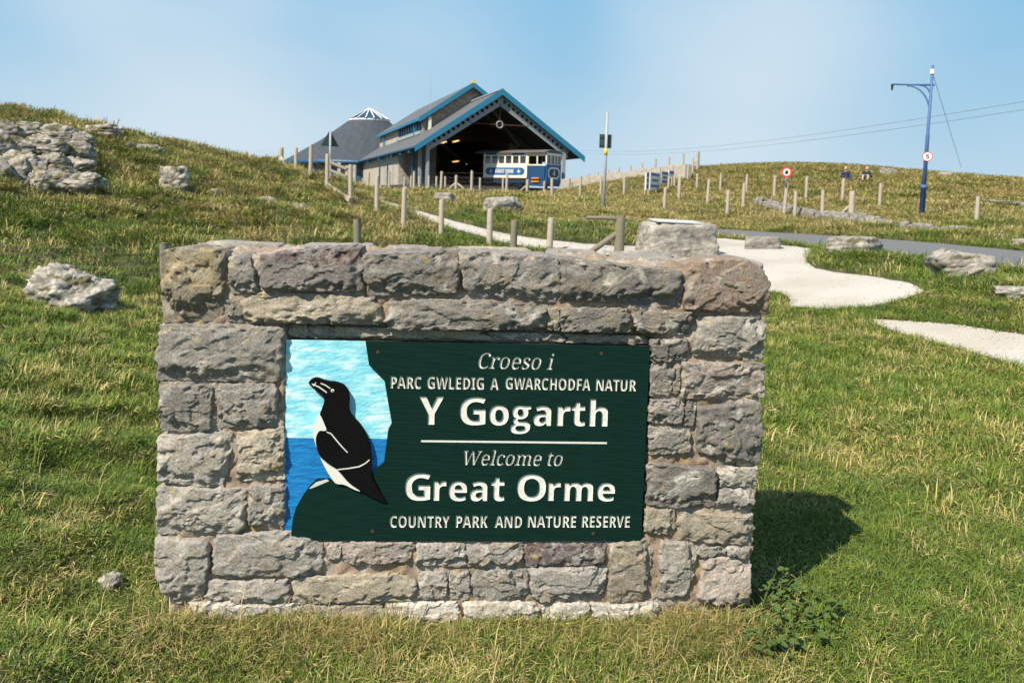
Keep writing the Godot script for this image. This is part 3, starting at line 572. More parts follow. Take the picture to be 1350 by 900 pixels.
func make_ground():
	var azs := []
	var a := -PI
	while a < PI - 0.001:
		azs.append(a)
		a += 0.0062 if absf(a) < 0.72 else (0.03 if absf(a) < 1.3 else 0.1)
	azs.append(PI)
	var ds := [0.0, 0.5]
	var d := 0.9
	while d < 260.0:
		ds.append(d)
		d *= 1.016 if d < 75.0 else 1.06
	for far in [350.0, 600.0, 1100.0, 1800.0, 3500.0]:
		ds.append(far)
	var na := azs.size()
	var nd := ds.size()
	var V := PackedVector3Array()
	var C := PackedColorArray()
	var N := PackedVector3Array()
	var I := PackedInt32Array()
	V.resize(na * nd)
	C.resize(na * nd)
	N.resize(na * nd)
	for j in nd:
		for i in na:
			var x: float = sin(azs[i]) * ds[j]
			var z: float = -cos(azs[i]) * ds[j]
			V[j * na + i] = Vector3(x, top_of(x, z), z)
			C[j * na + i] = soil(x, z)
	for j in nd:
		for i in na:
			var l := V[j * na + maxi(i - 1, 0)]
			var r := V[j * na + mini(i + 1, na - 1)]
			var b := V[maxi(j - 1, 0) * na + i]
			var f := V[mini(j + 1, nd - 1) * na + i]
			var nn := (r - l).cross(f - b)
			N[j * na + i] = nn.normalized() if nn.length() > 1e-9 else Vector3.UP
			if N[j * na + i].y < 0:
				N[j * na + i] = -N[j * na + i]
	for j in nd - 1:
		for i in na - 1:
			var q := j * na + i
			I.append_array([q, q + na, q + na + 1, q, q + na + 1, q + 1])
	var arr := []
	arr.resize(Mesh.ARRAY_MAX)
	arr[Mesh.ARRAY_VERTEX] = V
	arr[Mesh.ARRAY_NORMAL] = N
	arr[Mesh.ARRAY_COLOR] = C
	arr[Mesh.ARRAY_INDEX] = I
	var m := ArrayMesh.new()
	m.add_surface_from_arrays(Mesh.PRIMITIVE_TRIANGLES, arr)
	setting("ground", m, M.ground)

func sheet(called: String, poly: PackedVector2Array, material: Material, lift: float, cell: float):
	var s := Shape.new(true)
	var lo := Vector2(1e9, 1e9)
	var hi := -lo
	for v in poly:
		lo = lo.min(v)
		hi = hi.max(v)
	var x := lo.x
	while x < hi.x:
		var z := lo.y
		while z < hi.y:
			var sq := PackedVector2Array([Vector2(x, z), Vector2(x + cell, z), Vector2(x + cell, z + cell), Vector2(x, z + cell)])
			for piece in Geometry2D.intersect_polygons(sq, poly):
				for k in range(1, piece.size() - 1):
					var t := []
					for v in [piece[0], piece[k], piece[k + 1]]:
						t.append(Vector3(v.x, land(v.x, v.y) + lift, v.y))
					s.tri_out(t[0], t[1], t[2], t[0] - Vector3.UP)
			z += cell
		x += cell
	setting(called, s.done(), material)

func ribbon(line: Array, off0: float, off1: float, lift: float) -> Mesh:
	var s := Shape.new(true)
	var p := flat_poly(line)
	for i in p.size() - 1:
		var steps := int(ceil(p[i].distance_to(p[i + 1]) / 0.5))
		for k in steps:
			var q := []
			for e in [0.0, 1.0]:
				var c := p[i].lerp(p[i + 1], (k + e) / steps)
				var side := (p[i + 1] - p[i]).normalized().orthogonal()
				for o in [off0, off1]:
					var w: Vector2 = c + side * o
					q.append(Vector3(w.x, land(w.x, w.y) + lift, w.y))
			s.quad_out(q[0], q[1], q[3], q[2], q[0] - Vector3.UP)
	return s.done()

# ---------------------------------------------------------------- grass
func tuft(blades: int, radius: float, l0: float, l1: float, wide: float, lean0: float, lean1: float, seed: int) -> ArrayMesh:
	var r := RandomNumberGenerator.new()
	r.seed = seed
	var s := Shape.new()
	for b in blades:
		var a := r.randf() * TAU
		var p := Vector3(cos(a), 0, sin(a)) * radius * sqrt(r.randf())
		p.y = -0.01
		var h := Vector3(cos(a + r.randf_range(-1.2, 1.2)), 0, sin(a + r.randf_range(-1.2, 1.2))).normalized()
		var lean := r.randf_range(lean0, lean1)
		var L := r.randf_range(l0, l1)
		var p1 := p + (Vector3.UP * cos(lean * 0.6) + h * sin(lean * 0.6)) * L * 0.55
		var l2 := minf(lean * 1.5, 1.75)
		var p2 := p1 + (Vector3.UP * cos(l2) + h * sin(l2)) * L * 0.45
		var w := h.cross(Vector3.UP).rotated(h, r.randf_range(-0.7, 0.7)) * wide * r.randf_range(0.6, 1.0) * 0.5
		var t := r.randf_range(0.55, 1.0)
		s.tint = Color(t, t * r.randf_range(0.9, 1.0), t * r.randf_range(0.7, 1.0))
		s.quad(p - w, p + w, p1 + w * 0.75, p1 - w * 0.75)
		s.tri(p1 - w * 0.75, p1 + w * 0.75, p2)
	return s.done()

func in_wall(x: float, z: float) -> bool:
	var q := wall_frame.affine_inverse() * Vector3(x, 0, z)
	return absf(q.x) < 1.04 and q.z < 0.0 and q.z > -0.47

func scatter(called: String, label: String, meshes: Array, count: int, d0: float, d1: float, s0: float, s1: float, straw: float, half := 0.70, lie := 0.0):
	# one object of uncountable blades per kind of tuft; denser where closer
	var r := RandomNumberGenerator.new()
	r.seed = hash(called)
	var spots := []
	for m in meshes:
		spots.append([])
	for k in count:
		var d := sqrt(lerpf(d0 * d0, d1 * d1, r.randf()))
		if d1 > 12.0:
			d = lerpf(d0, d1, r.randf())
		var az := r.randf_range(-half, half)
		var x := sin(az) * d
		var z := -cos(az) * d
		var pick := r.randi() % meshes.size()
		var turn := r.randf() * TAU
		var size := r.randf_range(s0, s1)
		var u := r.randf()
		var v := r.randf()
		var w := r.randf()
		if r.randf() > minf(smoothstep(d0, lerpf(d0, d1, 0.28), d) if d0 > 3.0 else 1.0, 1.0 - smoothstep(lerpf(d0, d1, 0.72), d1, d)):
			continue
		if in_wall(x, z) or (d > 6.0 and grass_free(x, z, 7 if d0 > 9.0 else 6)):
			continue
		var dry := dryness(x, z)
		var clump := 0.75 + 0.55 * (nz_b.get_noise_2d(x * 2.3 + 9.0, z * 2.3) + 0.45)
		var col: Color
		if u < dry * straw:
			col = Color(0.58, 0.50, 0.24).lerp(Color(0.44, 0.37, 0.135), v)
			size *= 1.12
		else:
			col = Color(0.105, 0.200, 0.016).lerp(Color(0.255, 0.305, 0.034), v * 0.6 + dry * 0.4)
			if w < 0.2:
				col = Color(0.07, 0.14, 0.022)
		var b := Basis(Vector3.UP, turn)
		if lie > 0.0:
			b = Basis(Vector3(cos(turn * 3.0), 0, sin(turn * 3.0)), lie * (v - 0.5)) * b
		spots[pick].append([Transform3D(b.scaled(Vector3(size, size * clampf(clump, 0.5, 1.5), size)), Vector3(x, top_of(x, z), z)), col])
	for n in meshes.size():
		var mm := MultiMesh.new()
		mm.transform_format = MultiMesh.TRANSFORM_3D
		mm.use_colors = true
		mm.mesh = meshes[n]
		mm.instance_count = spots[n].size()
		for i in spots[n].size():
			mm.set_instance_transform(i, spots[n][i][0])
			mm.set_instance_color(i, spots[n][i][1])
		var o := MultiMeshInstance3D.new()
		o.name = numbered(called)
		o.multimesh = mm
		o.material_override = M.grass
		add_child(o)
		o.set_meta("kind", "stuff")
		tag(o, label, "grass", label)

func make_grass():
	var lawn := []
	for k in 4:
		lawn.append(tuft(13, 0.045, 0.022, 0.062, 0.0038, 0.3, 1.6, 100 + k))
	scatter("lawn_grass", "short green and straw grass in front of and beside the sign wall", lawn, 74000, 1.85, 6.6, 0.7, 1.35, 0.75, 0.74)
	var longer := []
	for k in 3:
		longer.append(tuft(14, 0.06, 0.06, 0.15, 0.0036, 0.5, 1.6, 120 + k))
	scatter("long_grass", "longer tangled grass blades standing out of the lawn", longer, 3000, 1.9, 7.5, 0.5, 1.15, 1.3, 0.74)
	var mid := []
	for k in 3:
		mid.append(tuft(26, 0.11, 0.035, 0.105, 0.0065, 0.3, 1.5, 140 + k))
	scatter("field_grass", "rough grass of the field around the white path", mid, 46000, 4.4, 15.5, 0.7, 1.4, 0.95)
	var far := []
	for k in 3:
		far.append(tuft(44, 0.24, 0.06, 0.19, 0.013, 0.3, 1.5, 160 + k))
	scatter("hill_grass", "tussocky green and tan grass on the slopes", far, 56000, 11.5, 40.0, 0.7, 1.35, 1.0)
	var out := []
	for k in 2:
		out.append(tuft(60, 0.5, 0.08, 0.24, 0.028, 0.3, 1.5, 180 + k))
	scatter("distant_grass", "pale grass on the far banks near the skyline", out, 26000, 29.0, 80.0, 0.8, 1.3, 1.0)
	var foot := tuft(22, 0.05, 0.05, 0.14, 0.0034, 0.3, 1.5, 201)
	var foot_b := tuft(22, 0.07, 0.03, 0.11, 0.0034, 0.8, 1.7, 202)
	wall_foot_grass([foot, foot_b])

func wall_foot_grass(meshes: Array):
	var r := RandomNumberGenerator.new()
	r.seed = 77
	var spots := [[], []]
	for k in 860:
		var x := r.randf_range(-1.2, 1.2)
		var z := absf(r.randfn(0.0, 0.16)) + 0.02
		if r.randf() < 0.35:
			x = r.randf_range(0.55, 1.1) if r.randf() < 0.6 else r.randf_range(-0.6, -0.2)
		if absf(x) > 1.08:
			z = r.randf_range(-0.5, 0.3)
		var p := wall_frame * Vector3(x, 0, z)
		var s := r.randf_range(0.45, 1.0) * (1.15 if x > 0.5 or x < -0.2 else 0.8)
		var v := r.randf()
		var col := Color(0.54, 0.44, 0.21).lerp(Color(0.38, 0.30, 0.12), v) if r.randf() < 0.5 else Color(0.12, 0.19, 0.028).lerp(Color(0.235, 0.25, 0.05), v)
		spots[k % 2].append([Transform3D(Basis(Vector3.UP, r.randf() * TAU).scaled(Vector3.ONE * s), Vector3(p.x, top_of(p.x, p.z), p.z)), col])
	for n in 2:
		var mm := MultiMesh.new()
		mm.transform_format = MultiMesh.TRANSFORM_3D
		mm.use_colors = true
		mm.mesh = meshes[n]
		mm.instance_count = spots[n].size()
		for i in spots[n].size():
			mm.set_instance_transform(i, spots[n][i][0])
			mm.set_instance_color(i, spots[n][i][1])
		var o := MultiMeshInstance3D.new()
		o.name = numbered("wall_foot_grass")
		o.multimesh = mm
		o.material_override = M.grass
		add_child(o)
		o.set_meta("kind", "stuff")
		tag(o, "dry and green grass growing against the foot of the sign wall", "grass", "grass at the wall foot")

func strew(called: String, label: String, category: String, m: Mesh, material: Material, spots: Array):
	var mm := MultiMesh.new()
	mm.transform_format = MultiMesh.TRANSFORM_3D
	mm.use_colors = true
	mm.mesh = m
	mm.instance_count = spots.size()
	for i in spots.size():
		mm.set_instance_transform(i, spots[i][0])
		mm.set_instance_color(i, spots[i][1])
	var o := MultiMeshInstance3D.new()
	o.name = called
	o.multimesh = mm
	o.material_override = material
	add_child(o)
	o.set_meta("kind", "stuff")
	tag(o, label, category)

func make_litter():
	var r := RandomNumberGenerator.new()
	r.seed = 4411
	# loose chippings on the pale paths, and grass creeping over their edges
	var chips := []
	var creep := []
	for n in 2:
		var p: PackedVector2Array = path_polys[n][0]
		for k in [6000, 900][n]:
			var x := r.randf_range(path_polys[n][1], path_polys[n][2])
			var z := r.randf_range(path_polys[n][3], path_polys[n][4])
			if z > -24.0 and Geometry2D.is_point_in_polygon(Vector2(x, z), p):
				var sz := r.randf_range(0.004, 0.012) * (1.7 if r.randf() < 0.04 else 1.0)
				var t := r.randf_range(0.38, 0.56)
				chips.append([Transform3D(Basis(Vector3.UP, r.randf() * TAU).scaled(Vector3(sz, sz * 0.7, sz)), Vector3(x, land(x, z) + 0.004, z)), Color(t, t * 0.92, t * 0.8)])
		for i in p.size():
			var a := p[i]
			var b := p[(i + 1) % p.size()]
			for k in int(a.distance_to(b) / 0.035):
				if r.randf() < 0.5 + nz_b.get_noise_2d(a.x * 1.5 + k * 0.1, a.y * 1.5) * 0.8:
					var c := a.lerp(b, r.randf()) + Vector2(r.randfn(), r.randfn()) * 0.09
					var sz := r.randf_range(0.35, 0.95)
					var v := r.randf()
					creep.append([Transform3D(Basis(Vector3.UP, r.randf() * TAU).scaled(Vector3.ONE * sz), Vector3(c.x, land(c.x, c.y) - 0.01, c.y)), Color(0.12, 0.19, 0.022).lerp(Color(0.36, 0.32, 0.11), v * v)])
	strew("path_chippings", "small stone chippings scattered over the pale paths", "gravel", rock_mesh(700, 2.0, 2.0, 2.0, Color(1, 1, 1), 0.3, 0.0, 0.0, 6, 5), M.grass, chips)
	strew("path_edge_grass", "short grass creeping over the edges of the pale paths", "grass", tuft(16, 0.07, 0.03, 0.09, 0.006, 0.3, 1.5, 710), M.grass, creep)

# ---------------------------------------------------------------- stones
const STONE_TONES := {"grey": [0.318, 0.294, 0.262], "dark": [0.228, 0.21, 0.189], "tan": [0.35, 0.305, 0.238], "purple": [0.21, 0.188, 0.172], "rust": [0.25, 0.205, 0.17], "pale": [0.37, 0.342, 0.30], "pinkish": [0.35, 0.30, 0.262], "white": [0.62, 0.57, 0.50], "lichen": [0.245, 0.21, 0.155]}

func stone_tint(kind: String, p: Vector3, seed: int, shift: float) -> Color:
	var t: Array = STONE_TONES[kind]
	var c := Color(t[0], t[1], t[2])
	var q := p + Vector3(seed * 3.7, seed * 1.3, 0)
	var a := nz_b.get_noise_3d(q.x * 6.0, q.y * 6.0, q.z * 6.0)
	var b := nz_r.get_noise_3d(q.x * 5.0, q.y * 5.0, q.z * 5.0)
	c = c * (1.0 + shift + a * 0.26 + b * 0.22)
	if a > 0.12:
		c = c.lerp(Color(0.27, 0.215, 0.145), clampf((a - 0.12) * 1.6, 0.0, 0.4))
	var l := nz_r.get_noise_3d(q.x * 2.4 + 31.0, q.y * 2.4, q.z * 2.4)
	if l > 0.5:
		c = c.lerp(Color(0.48, 0.35, 0.13), clampf((l - 0.5) * 7.0, 0.0, 0.7))
	var w := nz_r.get_noise_3d(q.x * 1.5, q.y * 1.5 + 57.0, q.z * 1.5)
	if w > 0.30:
		c = c.lerp(Color(0.52, 0.49, 0.43), clampf((w - 0.30) * 4.0, 0.0, 0.6))
	if kind == "lichen" and a > -0.05 and p.y > 1.15:
		c = c.lerp(Color(0.38, 0.29, 0.13), clampf((a + b * 0.6 + 0.0) * 2.0, 0.0, 0.45))
	if kind == "purple" and b + a * 0.7 > 0.08 and (p.y > 1.235 or p.y < 0.4):
		c = c.lerp(Color(0.09, 0.055, 0.056), 0.7)
	if kind == "rust" and b + a > 0.0:
		c = c.lerp(Color(0.20, 0.125, 0.085), 0.45)
	c.a = 1.0
	return c

func outline(poly: PackedVector2Array, count: int, cut: float) -> PackedVector2Array:
	var p := poly.duplicate()
	if Geometry2D.is_polygon_clockwise(p):
		p.reverse()
	var soft := PackedVector2Array()
	for i in p.size():
		var a := p[i]
		var b := p[(i + 1) % p.size()]
		var c := minf(cut / maxf(a.distance_to(b), 0.001), 0.45)
		soft.append(a.lerp(b, c))
		soft.append(a.lerp(b, 1.0 - c))
	var total := 0.0
	for i in soft.size():
		total += soft[i].distance_to(soft[(i + 1) % soft.size()])
	var out := PackedVector2Array()
	var step := total / count
	var left := 0.0
	for i in soft.size():
		var a := soft[i]
		var b := soft[(i + 1) % soft.size()]
		var L := a.distance_to(b)
		while left < L and out.size() < count:
			out.append(a.lerp(b, left / L))
			left += step
		left -= L
	return out

func stone_mesh(poly: PackedVector2Array, prot: float, base_z: float, depth: float, seed: int, kind: String, count := 150, rings := 30) -> ArrayMesh:
	var r := RandomNumberGenerator.new()
	r.seed = seed * 977 + 5
	var o := outline(poly, count, 0.007)
	count = o.size()
	var c := Vector2.ZERO
	var lo := Vector2(1e9, 1e9)
	var hi := -lo
	for v in o:
		c += v
		lo = lo.min(v)
		hi = hi.max(v)
	c /= count
	var h := (hi - lo) * 0.5
	var small := minf(h.x, h.y)
	var planes := []
	var steep := minf(1.0, prot / maxf(small, 0.02) * 2.4)
	for k in 4:
		var a := r.randf() * TAU
		planes.append([cos(a), sin(a), r.randf_range(0.04, 0.22) * steep, r.randf_range(-0.3, 0.5), r.randf_range(0.95, 1.1)])
	for k in 6:
		var a := r.randf() * TAU
		planes.append([cos(a), sin(a), r.randf_range(0.5, 1.6) * steep, r.randf_range(0.55, 1.0), r.randf_range(0.95, 1.2)])
	for k in 2:
		var a := -PI / 2 + r.randf_range(-0.5, 0.5)
		planes.append([cos(a), sin(a), r.randf_range(0.4, 1.0) * steep, r.randf_range(0.2, 0.8), r.randf_range(1.0, 1.2)])
	var shift := r.randf_range(-0.2, 0.16)
	var sv := seed * 2.17
	var st := SurfaceTool.new()
	st.begin(Mesh.PRIMITIVE_TRIANGLES)
	st.set_smooth_group(0)
	var rows := rings + 5
	for j in rows:
		for k in count:
			var e := o[k]
			var n1 := nz_r.get_noise_2d(e.x * 4.0 + sv, e.y * 4.0)
			var edge := c + (e - c) * (1.0 + (n1 * 0.007 + nz_r.get_noise_2d(e.x * 14.0, e.y * 14.0 + sv) * 0.003) / maxf(small, 0.03))
			var p: Vector3
			if j < rings:
				var t := pow(float(j) / (rings - 1), 0.8)
				var q := c + (edge - c) * t
				var wx := nz_r.get_noise_2d(q.x * 3.0 + sv, q.y * 3.0) * 0.035
				var wy := nz_r.get_noise_2d(q.x * 3.0, q.y * 3.0 + sv + 50.0) * 0.035
				var uu := (q.x + wx - c.x) / h.x
				var vv := (q.y + wy - c.y) / h.y
				var z := prot * 1.1
				for pl in planes:
					z = minf(z, prot * pl[4] - pl[2] * (uu * pl[0] + vv * pl[1] - pl[3]) * small)
				z = maxf(z, prot * 0.12)
				var rg := absf(nz_r.get_noise_2d(q.x * 0.9 + sv * 2.0, q.y * 1.5))
				var rg2 := nz_b.get_noise_2d(q.x * 6.0 - sv, q.y * 9.0 + 9.0)
				var chip := smoothstep(0.02, 0.09, nz_r.get_noise_2d(q.x * 0.8 - sv, q.y * 1.3 + 30.0))
				var cx := q.x + wx * 0.35
				var cy := q.y + wy * 0.35
				var plates := nz_cell.get_noise_2d(cx * 1.0 + sv, cy * 1.9) * 0.0055 + nz_shard.get_noise_2d(cx * 0.9 - sv, cy * 1.8) * 0.0026
				z += (rg - 0.2) * 0.002 + rg2 * 0.001 + (plates * 0.42 - chip * 0.006) * minf(1.0, prot / 0.02) + nz_r.get_noise_2d(q.x * 7.0, q.y * 9.0 + sv) * 0.0010
				var lim := (t - 0.95) / 0.05
				if lim > 0.0:
					z = lerpf(z, minf(z, 0.003), lim * lim)
				p = Vector3(q.x, q.y, base_z + z)
			else:
				var s := float(j - rings + 1) / 5.0
				var q2 := c + (edge - c) * (1.0 - 0.02 * s + nz_r.get_noise_2d(e.x * 5.0 + s * 4.0, e.y * 5.0 + sv) * 0.02)
				p = Vector3(q2.x, q2.y, base_z + 0.002 - depth * s)
			st.set_color(stone_tint(kind, p, seed, shift))
			st.add_vertex(p)
	for j in rows - 1:
		for k in count:
			var k2 := (k + 1) % count
			var a := j * count + k
			var b := j * count + k2
			for i in [a, b, b + count, a, b + count, a + count]:
				st.add_index(i)
	st.generate_normals()
	return st.commit()

func mortar_tint(p: Vector3) -> Color:
	var a := nz_b.get_noise_3d(p.x * 5.0, p.y * 5.0, p.z * 5.0 + 70.0)
	var b := nz_r.get_noise_3d(p.x * 4.0, p.y * 4.0, p.z * 4.0 + 20.0)
	var c := Color(0.40, 0.30, 0.225) * (1.0 + a * 0.35 + b * 0.4)
	if a + b * 0.5 > 0.22:
		c = c.lerp(Color(0.46, 0.42, 0.36), 0.7)
	if b - a > 0.52:
		c = c.lerp(Color(0.42, 0.28, 0.08), 0.6)
	c.a = 1.0
	return c

func grid_mesh(nu: int, nv: int, f: Callable, tint: Callable) -> ArrayMesh:
	var st := SurfaceTool.new()
	st.begin(Mesh.PRIMITIVE_TRIANGLES)
	st.set_smooth_group(0)
	for j in nv + 1:
		for i in nu + 1:
			var p: Vector3 = f.call(float(i) / nu, float(j) / nv)
			st.set_color(tint.call(p))
			st.add_vertex(p)
	for j in nv:
		for i in nu:
			var a := j * (nu + 1) + i
			var b := a + nu + 1
			for q in [a, b, b + 1, a, b + 1, a + 1]:
				st.add_index(q)
	st.generate_normals()
	return st.commit()

func core_front(u: float, v: float) -> Vector3:
	var x := lerpf(-1.045, 1.04, u)
	var y := lerpf(-0.15, 1.25 - 0.012 * smoothstep(0.4, 1.0, x), v)
	var z := -0.010 + nz_r.get_noise_2d(x * 3.0, y * 3.0) * 0.012 + nz_r.get_noise_2d(x * 14.0, y * 14.0) * 0.005
	if x > -0.645 and x < 0.655 and y > 0.24 and y < 1.025:
		z = -0.052 + nz_r.get_noise_2d(x * 5.0, y * 5.0) * 0.006
	if v > 0.985:
		z = -0.012
	return Vector3(x, y, z)

func core_top(u: float, v: float) -> Vector3:
	var x := lerpf(-1.045, 1.04, u)
	var z := lerpf(-0.012, -0.47, v)
	var rise := smoothstep(0.0, 0.12, v)
	return Vector3(x, 1.25 - 0.012 * smoothstep(0.4, 1.0, x) + 0.016 * sin(PI * clampf(v * 1.05, 0.0, 1.0)) + rise * (nz_b.get_noise_2d(x * 3.0, z * 3.0) * 0.022 + nz_r.get_noise_2d(x * 5.0, z * 5.0) * 0.02), z)

func make_wall():
	var t := thing("stone_sign_wall", "rough grey stone and mortar wall framing the dark green welcome sign", "wall", WALL_POS, WALL_TURN)
	var core := part("mortar", grid_mesh(200, 130, core_front, mortar_tint), M.mortar, t)
	part("mortar", grid_mesh(150, 40, core_top, mortar_tint), M.mortar, t)
	var s := Shape.new()
	s.tint = Color(0.36, 0.28, 0.21)
	s.box(Vector3(-0.002, 0.55, -0.27), Vector3(2.08, 1.4, 0.40))
	part("mortar", s.done(), M.mortar, t)
	var seed := 1
	for d in STONES:
		var p := flat_poly(d[2])
		var prot: float = d[1]
		var deep := 0.16 if prot > 0.0 else 0.03
		var hi := -1.0
		for v in p:
			hi = maxf(hi, v.y)
		if hi > 1.2:
			deep = 0.21
		var base := -0.004 if prot > 0.0 else -0.034
		var o := part("stone", stone_mesh(p, absf(prot), base, deep, seed, d[0]), M.stone, t)
		if d[0] == "white":
			o.name = "footing_stone"
		seed += 1
	# flat stones bedded in the mortar along the top, behind the front row
	var x := -1.0
	while x < 0.95:
		var w := rng.randf_range(0.16, 0.34)
		var z0 := rng.randf_range(0.24, 0.29)
		var p := PackedVector2Array([Vector2(x, z0), Vector2(x + w * 0.5, z0 - 0.03), Vector2(x + w, z0 + rng.randf_range(-0.02, 0.03)), Vector2(x + w * 0.95, 0.45), Vector2(x + 0.02, 0.46)])
		var o := part("stone", stone_mesh(p, 0.012, 0.0, 0.08, seed, ["grey", "grey", "pinkish", "tan"][seed % 4], 60, 12), M.stone, t)
		o.transform = Transform3D(Basis(Vector3.RIGHT, -PI / 2), Vector3(0, 1.276 - 0.016 * smoothstep(0.3, 0.9, x), 0))
		x += w + rng.randf_range(0.02, 0.07)
		seed += 1
	# both ends and the back, in courses
	for face in [[PI / 2, Vector3(1.045, 0, -0.23), 0.23], [-PI / 2, Vector3(-1.05, 0, -0.23), 0.23], [PI, Vector3(0, 0, -0.475), 1.04]]:
		var y := 0.0
		while y < 1.15:
			var tall := rng.randf_range(0.13, 0.21)
			var a: float = -face[2]
			while a < face[2] - 0.05:
				var w := minf(rng.randf_range(0.16, 0.38), face[2] - a)
				var p := PackedVector2Array([Vector2(a, y), Vector2(a + w - 0.02, y + 0.01), Vector2(a + w - 0.02, y + tall - 0.025), Vector2(a + 0.01, y + tall - 0.02)])
				var o := part("stone", stone_mesh(p, 0.02, 0.0, 0.06, seed, ["grey", "tan", "grey", "pinkish"][seed % 4], 44, 9), M.stone, t)
				o.transform = Transform3D(Basis(Vector3.UP, face[0]), face[1])
				a += w
				seed += 1
			y += tall

# ---------------------------------------------------------------- the sign
func lettering(words: String, kind: String, box: Array, z0: float, z1: float) -> ArrayMesh:
	var f := SystemFont.new()
	f.font_names = PackedStringArray(["Droid Serif" if kind == "i" else "Droid Sans"])
	f.font_weight = 400 if kind == "i" else 700
	var tm := TextMesh.new()
	tm.text = words
	tm.font = f
	tm.font_size = 96
	tm.pixel_size = 0.01
	tm.depth = 1.0
	tm.curve_step = 1.5
	var arr := tm.get_mesh_arrays()
	var v: PackedVector3Array = arr[Mesh.ARRAY_VERTEX]
	var lo := Vector3.ONE * 1e9
	var hi := -lo
	for i in v.size():
		if kind == "i":
			v[i].x += v[i].y * 0.24
		lo = lo.min(v[i])
		hi = hi.max(v[i])
	for i in v.size():
		var p := (v[i] - lo) / (hi - lo)
		v[i] = Vector3(lerpf(box[0], box[2], p.x), lerpf(box[1], box[3], p.y), lerpf(z0, z1, p.z))
	arr[Mesh.ARRAY_VERTEX] = v
	arr[Mesh.ARRAY_NORMAL] = null
	arr[Mesh.ARRAY_TANGENT] = null
	arr[Mesh.ARRAY_TEX_UV] = null
	var st := SurfaceTool.new()
	st.create_from_arrays(arr)
	st.set_smooth_group(-1)
	var flat := SurfaceTool.new()
	flat.begin(Mesh.PRIMITIVE_TRIANGLES)
	flat.set_smooth_group(-1)
	var idx = arr[Mesh.ARRAY_INDEX]
	if idx == null or idx.size() == 0:
		for p in v:
			flat.add_vertex(p)
	else:
		for i in idx:
			flat.add_vertex(v[i])
	flat.generate_normals()
	return flat.commit()

func strip(pts: PackedVector2Array, wide: float) -> PackedVector2Array:
	var a := PackedVector2Array()
	var b := PackedVector2Array()
	for i in pts.size():
		var d := (pts[mini(i + 1, pts.size() - 1)] - pts[maxi(i - 1, 0)]).normalized().orthogonal()
		var w := wide * 0.5 * (0.7 + 0.3 * sin(PI * (i + 0.5) / pts.size()))
		a.append(pts[i] + d * w)
		b.append(pts[i] - d * w)
	b.reverse()
	a.append_array(b)
	return a

func smooth_poly(p: PackedVector2Array, times := 2) -> PackedVector2Array:
	for n in times:
		var q := PackedVector2Array()
		for i in p.size():
			var a := p[i]
			var b := p[(i + 1) % p.size()]
			q.append(a.lerp(b, 0.22))
			q.append(a.lerp(b, 0.78))
		p = q
	return p

func plate_mesh(p: PackedVector2Array, z0: float, z1: float) -> ArrayMesh:
	var s := Shape.new()
	s.plate(p, z0, z1)
	return s.done()

